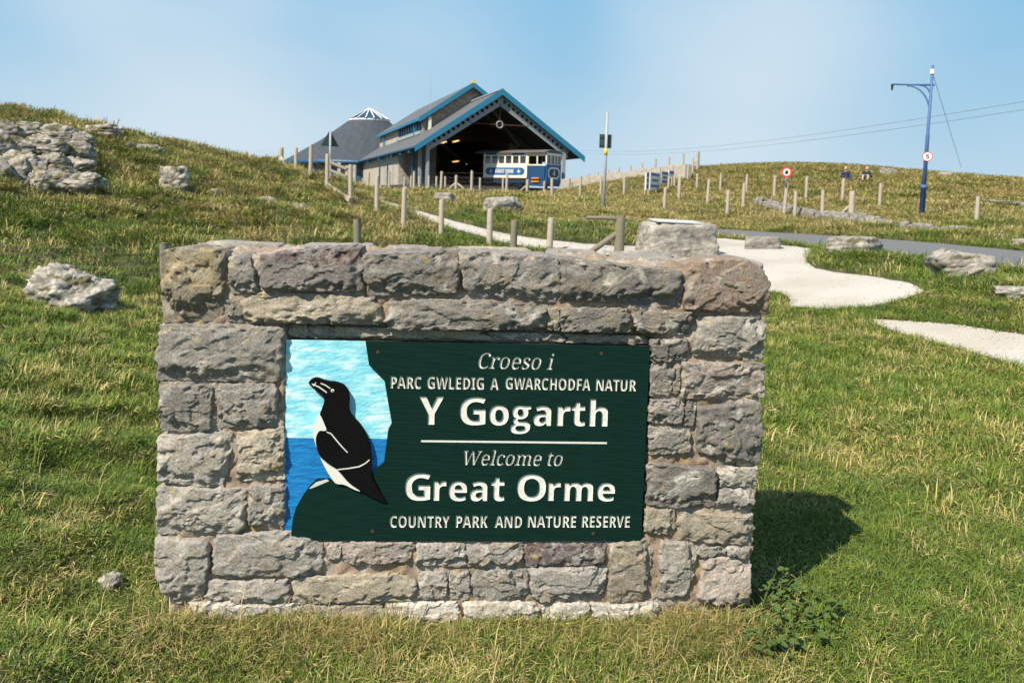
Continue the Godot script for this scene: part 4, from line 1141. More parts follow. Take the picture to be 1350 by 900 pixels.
func make_sign():
	var t := thing("welcome_sign", "dark green carved welcome sign with painted seabird, set into the stone wall", "sign", WALL_POS, WALL_TURN)
	var c := flat_poly(SIGN_CORNERS)
	var edge := flat_poly(CLIFF_EDGE)
	var sea_y := 0.616
	var left := (c[0].x + c[3].x) * 0.5
	var right := (c[1].x + c[2].x) * 0.5
	var top := (c[0].y + c[1].y) * 0.5
	var low := (c[2].y + c[3].y) * 0.5
	var s := Shape.new()
	s.box(Vector3((left + right) / 2, (top + low) / 2, -0.031), Vector3(right - left - 0.004, top - low - 0.004, 0.034))
	part("backing_board", s.done(), M.board_edge, t)
	var half_x := left + 0.40
	part("painted_sky", plate_mesh(PackedVector2Array([Vector2(left, sea_y), Vector2(half_x, sea_y), Vector2(half_x, top - 0.001), Vector2(left, top - 0.001)]), -0.0138, -0.0115), M.sky_paint, t, "pale blue painted sky with white brush strokes")
	part("painted_sea", plate_mesh(PackedVector2Array([Vector2(left, low + 0.001), Vector2(half_x, low + 0.001), Vector2(half_x, sea_y - 0.0002), Vector2(left, sea_y - 0.0002)]), -0.0138, -0.0116), M.sea_paint, t, "deep blue painted sea behind the bird")
	# the raised green panel, its left edge cut as a cliff, the words cut into it
	edge[0].y = top
	edge[edge.size() - 1].y = low
	var outline_green := edge.duplicate()
	outline_green.append(Vector2(right, low))
	outline_green.append(Vector2(right, top))
	var panel := CSGMesh3D.new()
	panel.name = "green_panel"
	panel.mesh = plate_mesh(outline_green, -0.0138, 0.0)
	panel.material = M.green_paint
	t.add_child(panel)
	for w in WORDS:
		var box: Array = w.slice(2, 6)
		var cut := CSGMesh3D.new()
		cut.name = "cut"
		cut.operation = CSGShape3D.OPERATION_SUBTRACTION
		cut.mesh = lettering(w[0], w[1], box, -0.0055, 0.004)
		cut.material = M.letter_paint
		panel.add_child(cut, true)
		part("lettering", lettering(w[0], w[1], box, -0.0054, -0.0042), M.letter_paint, t, "white carved letters reading %s" % w[0])
	var rule := flat_poly(RULE)
	var ry := (rule[0].y + rule[1].y) / 2
	s = Shape.new()
	s.box(Vector3((rule[0].x + rule[1].x) / 2, ry, 0.0004), Vector3(rule[1].x - rule[0].x, 0.0068, 0.0012))
	part("dividing_line", s.done(), M.letter_paint, t)
	for p in flat_poly(SCREWS):
		s = Shape.new()
		s.tube([Vector3(p.x, p.y, -0.002), Vector3(p.x, p.y, 0.0014)], [0.007, 0.006], 10)
		part("screw", s.done(), M.rust, t)
	# the bird, a cut-out standing proud of the board
	var bird := Node3D.new()
	bird.name = "seabird_cutout"
	t.add_child(bird)
	bird.set_meta("label", "black and white seabird cut-out facing left")
	var body := smooth_poly(flat_poly(BIRD_BODY), 1)
	part("body", plate_mesh(body, -0.012, 0.009), M.black_paint, bird)
	part("breast", plate_mesh(smooth_poly(flat_poly(BIRD_BELLY), 1), -0.012, 0.0105), M.white_paint, bird)
	part("flank", plate_mesh(smooth_poly(flat_poly(BIRD_FLANK), 1), -0.012, 0.0105), M.white_paint, bird)
	part("wing_stripe", plate_mesh(strip(flat_poly(WING_LINE), 0.004), 0.008, 0.0102), M.white_paint, bird)
	part("wing_stripe", plate_mesh(strip(flat_poly(TAIL_LINE), 0.0042), 0.008, 0.0102), M.white_paint, bird)
	var bl := flat_poly(BILL_LINES)
	part("bill_stripe", plate_mesh(strip(bl.slice(0, 3), 0.0042), 0.008, 0.0102), M.white_paint, bird)
	part("bill_stripe", plate_mesh(strip(bl.slice(3, 6), 0.0038), 0.008, 0.0102), M.white_paint, bird)
	part("bill_stripe", plate_mesh(strip(flat_poly(BILL_BAND), 0.0032), 0.008, 0.0104), M.white_paint, bird)
	var e := flat_poly(BIRD_EYE)[0]
	s = Shape.new(true)
	s.tube([Vector3(e.x, e.y, 0.008), Vector3(e.x, e.y, 0.0102), Vector3(e.x, e.y, 0.0108)], [0.0062, 0.006, 0.0042], 14)
	part("eye", s.done(), M.white_paint, bird)
	s = Shape.new(true)
	s.tube([Vector3(e.x - 0.0008, e.y, 0.009), Vector3(e.x - 0.0008, e.y, 0.0116)], [0.0028, 0.0022], 10)
	part("pupil", s.done(), M.black_paint, bird)
	part("rock_highlight", plate_mesh(flat_poly(ROCK_LIGHT), -0.003, 0.0012), M.plate_steel, t, "pale grey painted ledge under the bird")

# ---------------------------------------------------------------- loose rocks
func rock_mesh(seed: int, w: float, h: float, d: float, tone: Color, boxy := 0.3, strata := 0.0, moss := 0.0, nu := 40, nv := 26) -> ArrayMesh:
	var r := RandomNumberGenerator.new()
	r.seed = seed * 131 + 7
	var planes := []
	if boxy > 0.0:
		for ax in [Vector3.RIGHT, Vector3.LEFT, Vector3.UP, Vector3.BACK, Vector3.FORWARD]:
			planes.append([(ax + Vector3(r.randfn(), r.randfn(), r.randfn()) * lerpf(0.14, 0.05, boxy)).normalized(), r.randf_range(0.74, 0.84)])
	for k in 16:
		var n := Vector3(r.randfn(), r.randfn() * 0.8 + 0.15, r.randfn()).normalized()
		planes.append([n, r.randf_range(0.80, 1.02) + boxy * 0.26])
	var st := SurfaceTool.new()
	st.begin(Mesh.PRIMITIVE_TRIANGLES)
	st.set_smooth_group(0)
	var q := Vector3(seed * 5.1, seed * 2.3, seed * 7.7)
	var k1 := 2.2 / maxf(w, 0.3)
	for j in nv + 1:
		var th := PI * j / nv
		for i in nu:
			var ph := TAU * i / nu
			var dir := Vector3(sin(th) * cos(ph), cos(th), sin(th) * sin(ph))
			var rad := 1.25
			for p in planes:
				var c: float = dir.dot(p[0])
				if c > 0.05:
					rad = minf(rad, p[1] / c)
			var v := dir * rad
			var nn := nz_b.get_noise_3d(v.x * 1.1 + q.x, v.y * 1.1 + q.y, v.z * 1.1 + q.z)
			var nf := absf(nz_r.get_noise_3d(v.x * 0.5 + q.x, v.y * 0.75 + q.y, v.z * 0.5 + q.z))
			var calm := 1.0 - 0.6 * boxy
			v *= 1.0 + (nn * 0.14 + (nf - 0.2) * 0.12) * calm
			var blk := Vector3(v.x + nn * 0.15, v.y * 1.25, v.z) * Vector3(0.30, 0.30, 0.30) + q
			v *= 1.0 + nz_cell.get_noise_3d(blk.x, blk.y, blk.z) * 0.075 * calm + nz_shard.get_noise_3d(blk.x, blk.y, blk.z) * 0.035 * calm
			if strata > 0.0:
				var band := nz_r.get_noise_2d(v.y * 0.85 + q.x, q.y + (v.x + v.z) * 0.06)
				v.x *= 1.0 + band * strata
				v.z *= 1.0 + band * strata
			v = Vector3(v.x * w * 0.5, v.y * h * 0.62 + h * 0.36, v.z * d * 0.5)
			var c := tone * (0.92 + nn * 0.5 + nz_r.get_noise_3d(v.x * k1 + q.x, v.y * k1, v.z * k1 + q.z) * 0.7)
			if moss > 0.0:
				var m := nz_b.get_noise_3d(v.x * k1 * 0.9 + q.z, v.y * k1 * 1.6, v.z * k1 * 0.9 + q.x)
				if m > 0.34 - moss * 0.3:
					c = c.lerp(Color(0.105, 0.09, 0.03), 0.85)
				elif m < -0.28:
					c = c.lerp(Color(0.17, 0.155, 0.135), 0.7)
			c.a = 1.0
			st.set_color(c)
			st.add_vertex(v)
	for j in nv:
		for i in nu:
			var a := j * nu + i
			var b := j * nu + (i + 1) % nu
			for k in [a, b, b + nu, a, b + nu, a + nu]:
				st.add_index(k)
	st.generate_normals()
	return st.commit()

func make_rocks():
	var white := Color(0.40, 0.37, 0.32)
	var grey := Color(0.34, 0.315, 0.275)
	# what each loose rock looks like, in the order of ROCKS: label, tone, boxiness, strata, moss, depth share
	var looks := [
		["pale rough limestone boulder with moss in the grass left of the wall", white, 0.0, 0.05, 0.5, 0.9],
		["small pale stone in the grass by the wall's left foot", white, 0.1, 0.0, 0.2, 0.8],
		["round layered white boulder alone on the left slope", white, 0.1, 0.14, 0.3, 0.9],
		["big rounded grey boulder below the tram", grey, 0.25, 0.0, 0.0, 0.8],
		["squared grey slab of stone left of the big boulder", grey, 0.9, 0.0, 0.0, 0.7],
		["small pale stone leaning in the grass before the station", white, 0.2, 0.0, 0.0, 0.8],
		["low flat stone just left of the big rounded boulder", grey, 0.1, 0.0, 0.0, 0.8],
		["low flat stone in the grass right of the big boulder", grey, 0.2, 0.0, 0.0, 0.8],
		["large blocky boulder carrying a metal view plate beside the white path", grey, 0.95, 0.0, 0.0, 0.62],
		["squared grey stone block on the white path by the road", Color(0.27, 0.25, 0.22), 1.0, 0.0, 0.0, 0.7],
		["flat pale outcrop in the grass between white path and road", grey, 0.3, 0.0, 0.2, 0.8],
		["flat grey outcrop at the near edge of the road", grey, 0.3, 0.05, 0.2, 0.8],
		["flat grey slab at the right edge of the grass", grey, 0.4, 0.0, 0.0, 0.8],
		["pale rock beyond the road at the picture's right edge", grey, 0.2, 0.0, 0.0, 0.9],
		["small pale stone on the verge beyond the road at right", grey, 0.2, 0.0, 0.0, 0.9],
		["upper pale ledge of rock on the left slope above the fence", white, 0.1, 0.1, 0.4, 0.7],
		["lower pale ledge of rock with a dark overhang on the left slope", white, 0.1, 0.1, 0.4, 0.7],
		["tiny white stone between the outcrop and the round boulder", white, 0.1, 0.0, 0.0, 0.9],
		["tiny white stone right of the round boulder", white, 0.1, 0.0, 0.0, 0.9],
		["small pale stone at the left edge beside the mossy boulder", white, 0.1, 0.0, 0.2, 0.9],
		["pale rock on the right hill above the sitting people", grey, 0.1, 0.0, 0.0, 0.9],
		["low pale rock near the right hill's skyline", grey, 0.1, 0.0, 0.0, 0.9],
		["strip of bare pale rock on the right hillside", grey, 0.2, 0.0, 0.0, 1.6],
		["long broken band of white rock near the left hilltop", white, 0.1, 0.16, 0.5, 0.5],
		["right end of the broken rock band on the left hill", white, 0.1, 0.16, 0.5, 0.5],
		["short middle piece of the broken rock band on the left hill", white, 0.1, 0.16, 0.4, 0.6]]
	for k in ROCKS.size():
		var d: Array = ROCKS[k]
		var l: Array = looks[k]
		var called := "boulder" if d[4] > 0.8 else "rock"
		var w: float = d[4] * 0.93
		var h: float = d[5]
		var big: bool = k == 8 or k == 0
		var m := rock_mesh(30 + k, w * (1.18 if l[2] > 0.8 else 1.0), h * 1.12, w * l[5] * (1.18 if l[2] > 0.8 else 1.0), l[1], l[2], l[3], l[4], 110 if big else 56, 70 if big else 36)
		var y := top_of(d[1], d[3])
		if k == 8 or k == 9:
			y = land(d[1], d[3]) - 0.03
		y = minf(y, d[2] + 0.12)
		var turn := rng.randf_range(-0.3, 0.3) if l[2] > 0.5 else rng.randf() * TAU
		if k == 8:
			turn = 0.16
		if l[5] < 0.75 or k == 22:
			turn = rng.randf_range(-0.3, 0.3)
		var o := part(numbered(called), m, M.rock, self)
		o.position = Vector3(d[1], y - (0.04 if l[2] > 0.2 else (0.0 if k in [15, 16, 23, 24, 25] else 0.16)) * h, d[3])
		o.rotation.y = turn
		tag(o, l[0], "boulder" if d[4] > 0.8 else "rock")
	# the big crag at the left edge: one outcrop of many ledges
	var t := thing("rock_outcrop", "large craggy white limestone outcrop at the left edge of the hillside", "outcrop", Vector3(OUTCROP[7][0], OUTCROP[7][1], OUTCROP[7][2]))
	for k in OUTCROP.size():
		var d: Array = OUTCROP[k]
		var o := part("ledge", rock_mesh(80 + k, d[3] * 1.08, d[4] * 0.95, d[3] * 0.8, white * (0.72 + 0.36 * fmod(k * 0.37, 1.0)), 0.0, 0.04, 0.65, 60, 40), M.rock, t)
		o.position = Vector3(d[0], d[1] - 0.02, d[2]) - t.position
		o.rotation.y = rng.randf_range(-0.5, 0.5)
	# the tumbled stone bank along the far side of the road
	t = thing("rubble_stone_bank", "tumbled grey stone bank along the grass beyond the road", "stone bank", Vector3(RUBBLE[0][0], RUBBLE[0][1], RUBBLE[0][2]))
	var kinds := []
	for k in 6:
		kinds.append(rock_mesh(120 + k, 1.0, 0.75, 0.8, Color(0.28, 0.26, 0.23), 0.6, 0.0, 0.0, 18, 12))
	for d in RUBBLE:
		var o := part("stone", kinds[rng.randi() % 6], M.rock, t)
		o.position = Vector3(d[0], d[1] - 0.04, d[2]) - t.position
		o.rotation.y = rng.randf() * TAU
		o.scale = Vector3.ONE * d[3] * 1.05
	# metal plate let into the viewpoint boulder
	var b: Array = ROCKS[8]
	t = thing("view_plate", "pale metal view plate lying on the large boulder by the path", "plate", Vector3(b[1] - 0.02, land(b[1], b[3]) + b[5] * 0.945, b[3] - 0.05), 0.16)
	var s := Shape.new()
	s.box(Vector3(0, 0, 0), Vector3(b[4] * 0.58, 0.03, b[4] * 0.36), Basis(Vector3.RIGHT, 0.05) * Basis(Vector3.BACK, -0.025))
	part("plate", s.done(), M.plate_steel, t)
	s = Shape.new(true)
	s.tube([Vector3(0, 0.0, 0), Vector3(0, 0.05, 0)], [0.03, 0.02], 10)
	part("stud", s.done(), M.galv, t)

# ---------------------------------------------------------------- fences
var post_kinds: Array = []

func post_mesh(seed: int) -> ArrayMesh:
	var r := RandomNumberGenerator.new()
	r.seed = seed
	var s := Shape.new(true)
	var pts := []
	var rad := []
	for k in 7:
		var y := k / 6.0
		pts.append(Vector3(r.randfn() * 0.004, y, r.randfn() * 0.004))
		rad.append(0.5 * r.randf_range(0.96, 1.04) * (1.04 - 0.07 * y))
	pts.append(Vector3(pts[6].x, 1.004, pts[6].z))
	rad.append(0.42)
	s.tube(pts, rad, 11)
	return s.done()

func fence(called: String, label: String, data: Array, thick: float, netting: bool, strands: Array, material: Material, pegs := {}, stays := 0.15):
	var first := Vector3(data[0][0], land(data[0][0], data[0][1]), data[0][1])
	var t := thing(called, label, "fence", first, 0.0, "wire fences with wooden posts")
	var tops := []
	var feet := []
	for k in data.size():
		var d: Array = data[k]
		var x: float = d[0]
		var z: float = d[1]
		var y := land(x, z)
		var h: float = d[2]
		var wide: float = thick * (1.45 if pegs.has(k) else 1.0)
		var o := part("post", post_kinds[rng.randi() % post_kinds.size()], material, t)
		var lean := Basis(Vector3(rng.randfn(), 0, rng.randfn()).normalized(), rng.randf_range(0.0, 0.035))
		o.transform = Transform3D(lean * Basis(Vector3.UP, rng.randf() * TAU).scaled(Vector3(wide, h + 0.2, wide)), Vector3(x, y - 0.2, z) - first)
		feet.append(Vector3(x, y, z) - first)
		tops.append(minf(h, 1.2))
		if pegs.has(k):
			for way in pegs[k]:
				var s := Shape.new(true)
				var dir := Vector3(way, 0, 0)
				var other: int = clampi(k + int(signf(way)) * 1, 0, data.size() - 1)
				if other != k:
					dir = (Vector3(data[other][0], 0, data[other][1]) - Vector3(x, 0, z)).normalized() * absf(way)
				var a := Vector3(x, y + h * 0.62, z) - first
				var b := Vector3(x, y - 0.05, z) + dir - first
				b.y = land(b.x + first.x, b.z + first.z) - 0.05 - first.y
				s.tube([a, b], [thick * 0.42, thick * 0.42], 8)
				part("brace", s.done(), material, t)
	for f in strands:
		var s := Shape.new()
		for k in data.size() - 1:
			var a: Vector3 = feet[k] + Vector3.UP * tops[k] * f
			var b: Vector3 = feet[k + 1] + Vector3.UP * tops[k + 1] * f
			var m := (a + b) * 0.5 - Vector3.UP * 0.012
			s.tube([a, m, b], [0.0016, 0.0016, 0.0016], 3, false)
		part("wire_strand", s.done(), M.wire, t)
	if netting:
		var s := Shape.new()
		for k in data.size() - 1:
			var n := int(feet[k].distance_to(feet[k + 1]) / stays)
			if n > 140:
				continue
			for i in range(1, n):
				var u := float(i) / n
				var p: Vector3 = feet[k].lerp(feet[k + 1], u)
				var hh := lerpf(tops[k], tops[k + 1], u)
				var w := 0.0012
				var side: Vector3 = (feet[k + 1] - feet[k]).normalized() * w
				s.quad(p - side, p + side, p + side + Vector3.UP * hh * 0.82, p - side + Vector3.UP * hh * 0.82)
		var o := part("netting_stays", s.done(), M.wire, t)
		o.set_meta("kind", "stuff")

func make_fences():
	for k in 5:
		post_kinds.append(post_mesh(300 + k))
	var all := [0.12, 0.25, 0.4, 0.56, 0.74, 0.93]
	var few := [0.3, 0.6, 0.92]
	fence("field_fence", "weathered post and wire fence just behind the sign wall", FENCE_BY_WALL, 0.135, true, all, M.old_post, {4: [-0.75]})
	fence("hill_fence", "post and wire fence climbing left of the narrow path to the hilltop", FENCE_ON_HILL, 0.13, true, all, M.post, {10: [-0.6]})
	fence("station_fence", "nearer post and wire fence across the grass before the station", FENCE_STATION, 0.135, true, all, M.post, {}, 0.16)
	fence("platform_fence", "farther post and netting fence directly in front of the tram shed", FENCE_PLATFORM, 0.14, true, all, M.post, {6: [1.1, -0.9], 9: [-1.2]}, 0.2)
	fence("skyline_fence", "row of thin posts on the skyline above the retaining wall", FENCE_SKYLINE, 0.14, false, few, M.post, {10: [-0.9]})
	fence("roadside_fence", "post and wire fence along the near grass beyond the road", FENCE_ROADSIDE, 0.125, true, all, M.post, {4: [-1.1]}, 0.2)
	fence("bank_fence", "post and wire fence along the foot of the right hill", FENCE_BANK, 0.125, false, few, M.post)
	fence("slope_fence", "short post and wire fence between the roadside fence and the hill", FENCE_SLOPE, 0.13, false, few, M.post)
	# rail on the ground between two posts of the hill fence
	var a: Array = FENCE_ON_HILL[6]
	var b: Array = FENCE_ON_HILL[7]
	var s := Shape.new()
	var pa := Vector3(a[0], land(a[0], a[1]) + 0.1, a[1] + 0.12)
	var pb := Vector3(b[0], land(b[0], b[1]) + 0.14, b[1] + 0.12)
	s.beam(Vector3.ZERO, pb - pa, 0.05, 0.13)
	var o := part("kick_board", s.done(), M.post, self)
	o.position = pa
	tag(o, "bleached plank along the ground under the hill fence", "plank")
	# short weathered rail on the corner post behind the wall
	a = FENCE_BY_WALL[4]
	s = Shape.new(true)
	s.tube([Vector3.ZERO, Vector3(-0.33, 0.015, -0.02), Vector3(-0.66, 0.005, -0.03)], [0.042, 0.04, 0.036], 9)
	o = part("fence_rail", s.done(), M.old_post, self)
	o.position = Vector3(a[0], land(a[0], a[1]) + a[2] - 0.06, a[1] + 0.02)
	tag(o, "short weathered rail running left from the stout corner post", "rail")
	# low dark table on the left skyline
	var tb := thing("picnic_table", "tiny dark table on the left hill's skyline", "table", Vector3(SKY_TABLE.x, top_of(SKY_TABLE.x, SKY_TABLE.z), SKY_TABLE.z), 0.4)
	s = Shape.new()
	s.box(Vector3(0, 0.36, 0), Vector3(0.55, 0.05, 0.4))
	part("table_top", s.done(), M.sign_back, tb)
	for lx in [-0.18, 0.18]:
		s = Shape.new()
		s.box(Vector3(lx, 0.14, 0), Vector3(0.06, 0.42, 0.3))
		part("leg", s.done(), M.sign_back, tb)
	# small pale gate
	var g0 := Vector3(GATE_LEFT.x, land(GATE_LEFT.x, GATE_LEFT.z), GATE_LEFT.z)
	var g1 := Vector3(GATE_RIGHT.x, land(GATE_RIGHT.x, GATE_RIGHT.z), GATE_RIGHT.z)
	var t := thing("field_gate", "small bleached wooden gate with three rails left of the station", "gate", g0)
	var along := g1 - g0
	for u in [0.0, 0.55, 1.0]:
		s = Shape.new()
		s.box(along * u + Vector3(0, 0.32, 0), Vector3(0.11, 0.95, 0.11))
		part("post", s.done(), M.post, t)
	for y in [0.12, 0.4, 0.68]:
		s = Shape.new()
		s.beam(Vector3(0, y, 0.075), along + Vector3(0, y, 0.075), 0.03, 0.1)
		part("rail", s.done(), M.post, t)
	s = Shape.new()
	s.box(along * 1.35 + Vector3(0, 0.3, 0), Vector3(0.22, 1.2, 0.2))
	o = part("stone_gatepost", s.done(), M.pale_stone, self)
	o.position = g0
	tag(o, "squat pale gatepost at the right of the small gate", "gatepost")

# ---------------------------------------------------------------- the tram shed
const SHED_TURN := 0.307
const SHED_W := 13.7
const EAVE := 3.0
const RIDGE := 7.72

func roof_slab(x0: float, y0: float, x1: float, y1: float, z0: float, z1: float, thick: float) -> ArrayMesh:
	var s := Shape.new()
	s.plate(PackedVector2Array([Vector2(x0, y0), Vector2(x1, y1), Vector2(x1, y1 - thick), Vector2(x0, y0 - thick)]), z1, z0)
	return s.done()

func holed_beam(a: Vector3, b: Vector3, high: float, n: int, thick: float) -> ArrayMesh:
	# rafter with a row of round holes through its web
	var s := Shape.new()
	var x := (b - a).normalized()
	var y := Vector3(-x.y, x.x, 0)
	if y.y < 0:
		y = -y
	var L := a.distance_to(b)
	var c := L / n
	for k in n:
		var o := a + x * c * (k + 0.5)
		var rad := minf(c, high) * 0.30
		for f in [thick * 0.5, -thick * 0.5]:
			for i in 16:
				var ring := []
				for e in [i, i + 1]:
					var an: float = TAU * e / 16.0
					var d := Vector2(cos(an), sin(an))
					var m := minf(c * 0.5 / maxf(absf(d.x), 0.001), high * 0.5 / maxf(absf(d.y), 0.001))
					ring.append(o + (x * d.x + y * d.y) * rad + Vector3(0, 0, f))
					ring.append(o + (x * d.x + y * d.y) * m + Vector3(0, 0, f))
				s.quad_out(ring[0], ring[1], ring[3], ring[2], o)
		for i in 16:
			var q := []
			for e in [i, i + 1]:
				var an: float = TAU * e / 16.0
				q.append(o + (x * cos(an) + y * sin(an)) * rad)
			var zz := Vector3(0, 0, thick * 0.5)
			s.quad(q[0] - zz, q[1] - zz, q[1] + zz, q[0] + zz)
	return s.done()

func make_shed():
	var base := Vector3(SHED_CORNER.x, SHED_CORNER.y - EAVE, SHED_CORNER.z)
	var t := thing("tram_station", "stone tram shed with grey slate roofs, bright blue bargeboards and open gable", "building", base, SHED_TURN)
	var mid := SHED_W * 0.5
	var pitch := (RIDGE - EAVE) / mid
	var back := -36.0
	var set_back := -9.7
	var s := Shape.new()
	part("roof", roof_slab(0, EAVE, mid, RIDGE, 0.0, back, 0.16), M.slate, t)
	part("roof", roof_slab(SHED_W + 0.35, EAVE - 0.35 * pitch, mid, RIDGE, 0.0, back, 0.16), M.slate, t)
	s.box(Vector3(mid, RIDGE + 0.03, back / 2), Vector3(0.3, 0.1, -back))
	part("ridge_tiles", s.done(), M.galv, t)
	# bargeboards and gutters
	for q in [[-0.12, EAVE - 0.12 * pitch], [SHED_W + 0.45, EAVE - 0.45 * pitch]]:
		s = Shape.new()
		s.plate(PackedVector2Array([Vector2(q[0], q[1] + 0.06), Vector2(mid, RIDGE + 0.08), Vector2(mid, RIDGE - 0.42), Vector2(q[0], q[1] - 0.42)]), 0.005, 0.07)
		part("bargeboard", s.done(), M.blue_trim, t)
	s = Shape.new()
	s.tube([Vector3(-0.08, EAVE - 0.14, 0.0), Vector3(-0.08, EAVE - 0.14, back)], [0.1, 0.1], 8)
	part("gutter", s.done(), M.dark_blue, t)
	s = Shape.new()
	s.beam(Vector3(0.35, EAVE - 0.22, -0.1), Vector3(0.35, EAVE - 0.22, back), 0.12, 0.22)
	part("eaves_beam", s.done(), M.blue_trim, t)
	for z in [-3.2, -7.2, -12.0, -20.0, -28.0]:
		s = Shape.new()
		s.box(Vector3(0.12, EAVE - 0.32, z), Vector3(0.34, 0.3, 0.34))
		part("eaves_bracket", s.done(), M.blue_trim, t)
	# steel gable frame with round holes, tie rods and ring
	for sx in [-1.0, 1.0]:
		var x0: float = mid + sx * (mid - 0.9)
		part("rafter", holed_beam(Vector3(x0, EAVE - 0.62 + 0.9 * pitch, -0.5), Vector3(mid + sx * 0.15, RIDGE - 0.80, -0.5), 0.52, 15, 0.12), M.steel_blue, t)
		s = Shape.new()
		s.beam(Vector3(x0, EAVE - 0.36 - 0.62 + 0.9 * pitch, -0.5), Vector3(mid, RIDGE - 1.12, -0.5), 0.2, 0.06, Vector3.BACK)
		part("rafter_flange", s.done(), M.steel_blue, t)
		s = Shape.new()
		s.tube([Vector3(mid, RIDGE - 2.75, -0.5), Vector3(mid + sx * 2.6, RIDGE - 2.72, -0.5)], [0.045, 0.045], 8)
		part("tie_rod", s.done(), M.rust, t)
		s = Shape.new()
		s.beam(Vector3(mid + sx * 0.5, RIDGE - 1.1, -4.5), Vector3(mid + sx * 4.4, EAVE + 0.9, -9.0), 0.14, 0.2)
		part("roof_brace", s.done(), M.steel_blue, t)
	s = Shape.new()
	s.box(Vector3(mid, RIDGE - 0.72, -0.5), Vector3(0.42, 0.7, 0.16))
	part("apex_plate", s.done(), M.steel_blue, t)
	s = Shape.new()
	s.tube([Vector3(mid, RIDGE - 0.9, -0.5), Vector3(mid, RIDGE - 2.5, -0.5)], [0.05, 0.05], 8)
	part("hanger_rod", s.done(), M.rust, t)
	s = Shape.new(true)
	var ring := []
	var rr := []
	for k in 21:
		var a := TAU * k / 20.0
		ring.append(Vector3(mid + cos(a) * 0.26, RIDGE - 2.74 + sin(a) * 0.26, -0.5))
		rr.append(0.06)
	s.tube(ring, rr, 6, false)
	part("tie_ring", s.done(), M.steel_blue, t)
	for z in [-3.3, -6.4]:
		for sx in [-1.0, 1.0]:
			s = Shape.new()
			s.beam(Vector3(mid + sx * (mid - 0.9), EAVE - 0.62 + 0.9 * pitch, z), Vector3(mid, RIDGE - 0.8, z), 0.14, 0.5, Vector3.BACK)
			part("rafter", s.done(), M.timber_and_shade, t)
	# columns
	for c in [[1.0, -0.5], [12.5, -0.5], [1.0, -3.6], [1.0, -6.6], [12.6, -5.0]]:
		s = Shape.new()
		s.box(Vector3(c[0], (EAVE + 0.55) * 0.5 - 0.3, c[1]), Vector3(0.24, EAVE + 0.55 + 0.3, 0.24))
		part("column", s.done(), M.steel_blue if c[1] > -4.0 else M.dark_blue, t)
	# stone walls: left side, return, back wall with the running-shed opening, right side
	s = Shape.new()
	s.box(Vector3(0.75, EAVE * 0.5 - 0.4, -23.7), Vector3(0.4, EAVE + 0.9, 24.6))
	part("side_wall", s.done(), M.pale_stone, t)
	s = Shape.new()
	s.plate(PackedVector2Array([Vector2(0.95, -0.6), Vector2(4.05, -0.6), Vector2(4.05, EAVE + 2.5), Vector2(0.95, EAVE + 0.4)]), -11.8, -11.4)
	part("front_wall", s.done(), M.far_stone, t)
	s = Shape.new()
	s.plate(PackedVector2Array([Vector2(11.2, -0.6), Vector2(12.8, -0.6), Vector2(12.8, EAVE + 0.3), Vector2(11.2, EAVE + 1.4)]), -11.8, -11.4)
	part("front_wall", s.done(), M.far_stone, t)
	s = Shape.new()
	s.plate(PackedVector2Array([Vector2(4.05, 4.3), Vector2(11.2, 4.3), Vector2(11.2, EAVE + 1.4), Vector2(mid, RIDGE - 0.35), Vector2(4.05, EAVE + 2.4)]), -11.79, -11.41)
	part("shade_painted_gable", s.done(), M.timber_and_shade, t)  # near-black inner gable: the shade of the shed interior put into its colour
	s = Shape.new()
	s.box(Vector3(13.0, EAVE * 0.5 - 0.4, -23.7), Vector3(0.4, EAVE + 0.9, 24.6))
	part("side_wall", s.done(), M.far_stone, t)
	s = Shape.new()
	s.plate(PackedVector2Array([Vector2(0.7, -0.6), Vector2(13.0, -0.6), Vector2(13.0, EAVE + 0.2), Vector2(mid, RIDGE - 0.3), Vector2(0.7, EAVE + 0.2)]), -35.8, -35.4)
	part("rear_wall", s.done(), M.far_stone, t)
	s = Shape.new()
	s.box(Vector3(mid, -0.28, -18.0), Vector3(12.6, 0.6, 35.0))
	part("floor", s.done(), M.floor, t)
	for k in 4:
		s = Shape.new()
		s.box(Vector3(5.2 + k * 0.55, 3.1, -24.0), Vector3(0.4, 1.2, 0.06))
		part("blue_pane", s.done(), M.blue_trim, t)
	# clerestory rising through the roof
	var ux := mid - 4.4
	var uy := RIDGE - 4.4 * pitch
	var ue := uy + 1.5
	var ur := ue + 4.4 * pitch
	part("upper_roof", roof_slab(ux - 0.4, ue - 0.4 * pitch + 0.15, mid, ur + 0.15, set_back + 0.5, back, 0.16), M.slate, t)
	part("upper_roof", roof_slab(mid + 4.8, ue - 0.4 * pitch + 0.15, mid, ur + 0.15, set_back + 0.5, back, 0.16), M.slate, t)
	for sx in [-1.0, 1.0]:
		s = Shape.new()
		s.plate(PackedVector2Array([Vector2(mid + sx * 4.9, ue - 0.5 * pitch + 0.2), Vector2(mid, ur + 0.22), Vector2(mid, ur - 0.24), Vector2(mid + sx * 4.9, ue - 0.5 * pitch - 0.26)]), set_back + 0.505, set_back + 0.57)
		part("upper_bargeboard", s.done(), M.blue_trim, t)
	s = Shape.new()
	s.box(Vector3(mid, ur + 0.2, set_back + 0.45), Vector3(0.3, 0.22, 0.3))
	part("ridge_end", s.done(), M.yellow, t)
	s = Shape.new()
	s.plate(PackedVector2Array([Vector2(ux, uy - 0.1), Vector2(ux, ue), Vector2(mid, ur), Vector2(mid + 4.4, ue), Vector2(mid + 4.4, uy - 0.1), Vector2(mid, RIDGE - 0.3)]), set_back - 0.4, set_back)
	part("upper_gable", s.done(), M.far_stone, t)
	s = Shape.new()
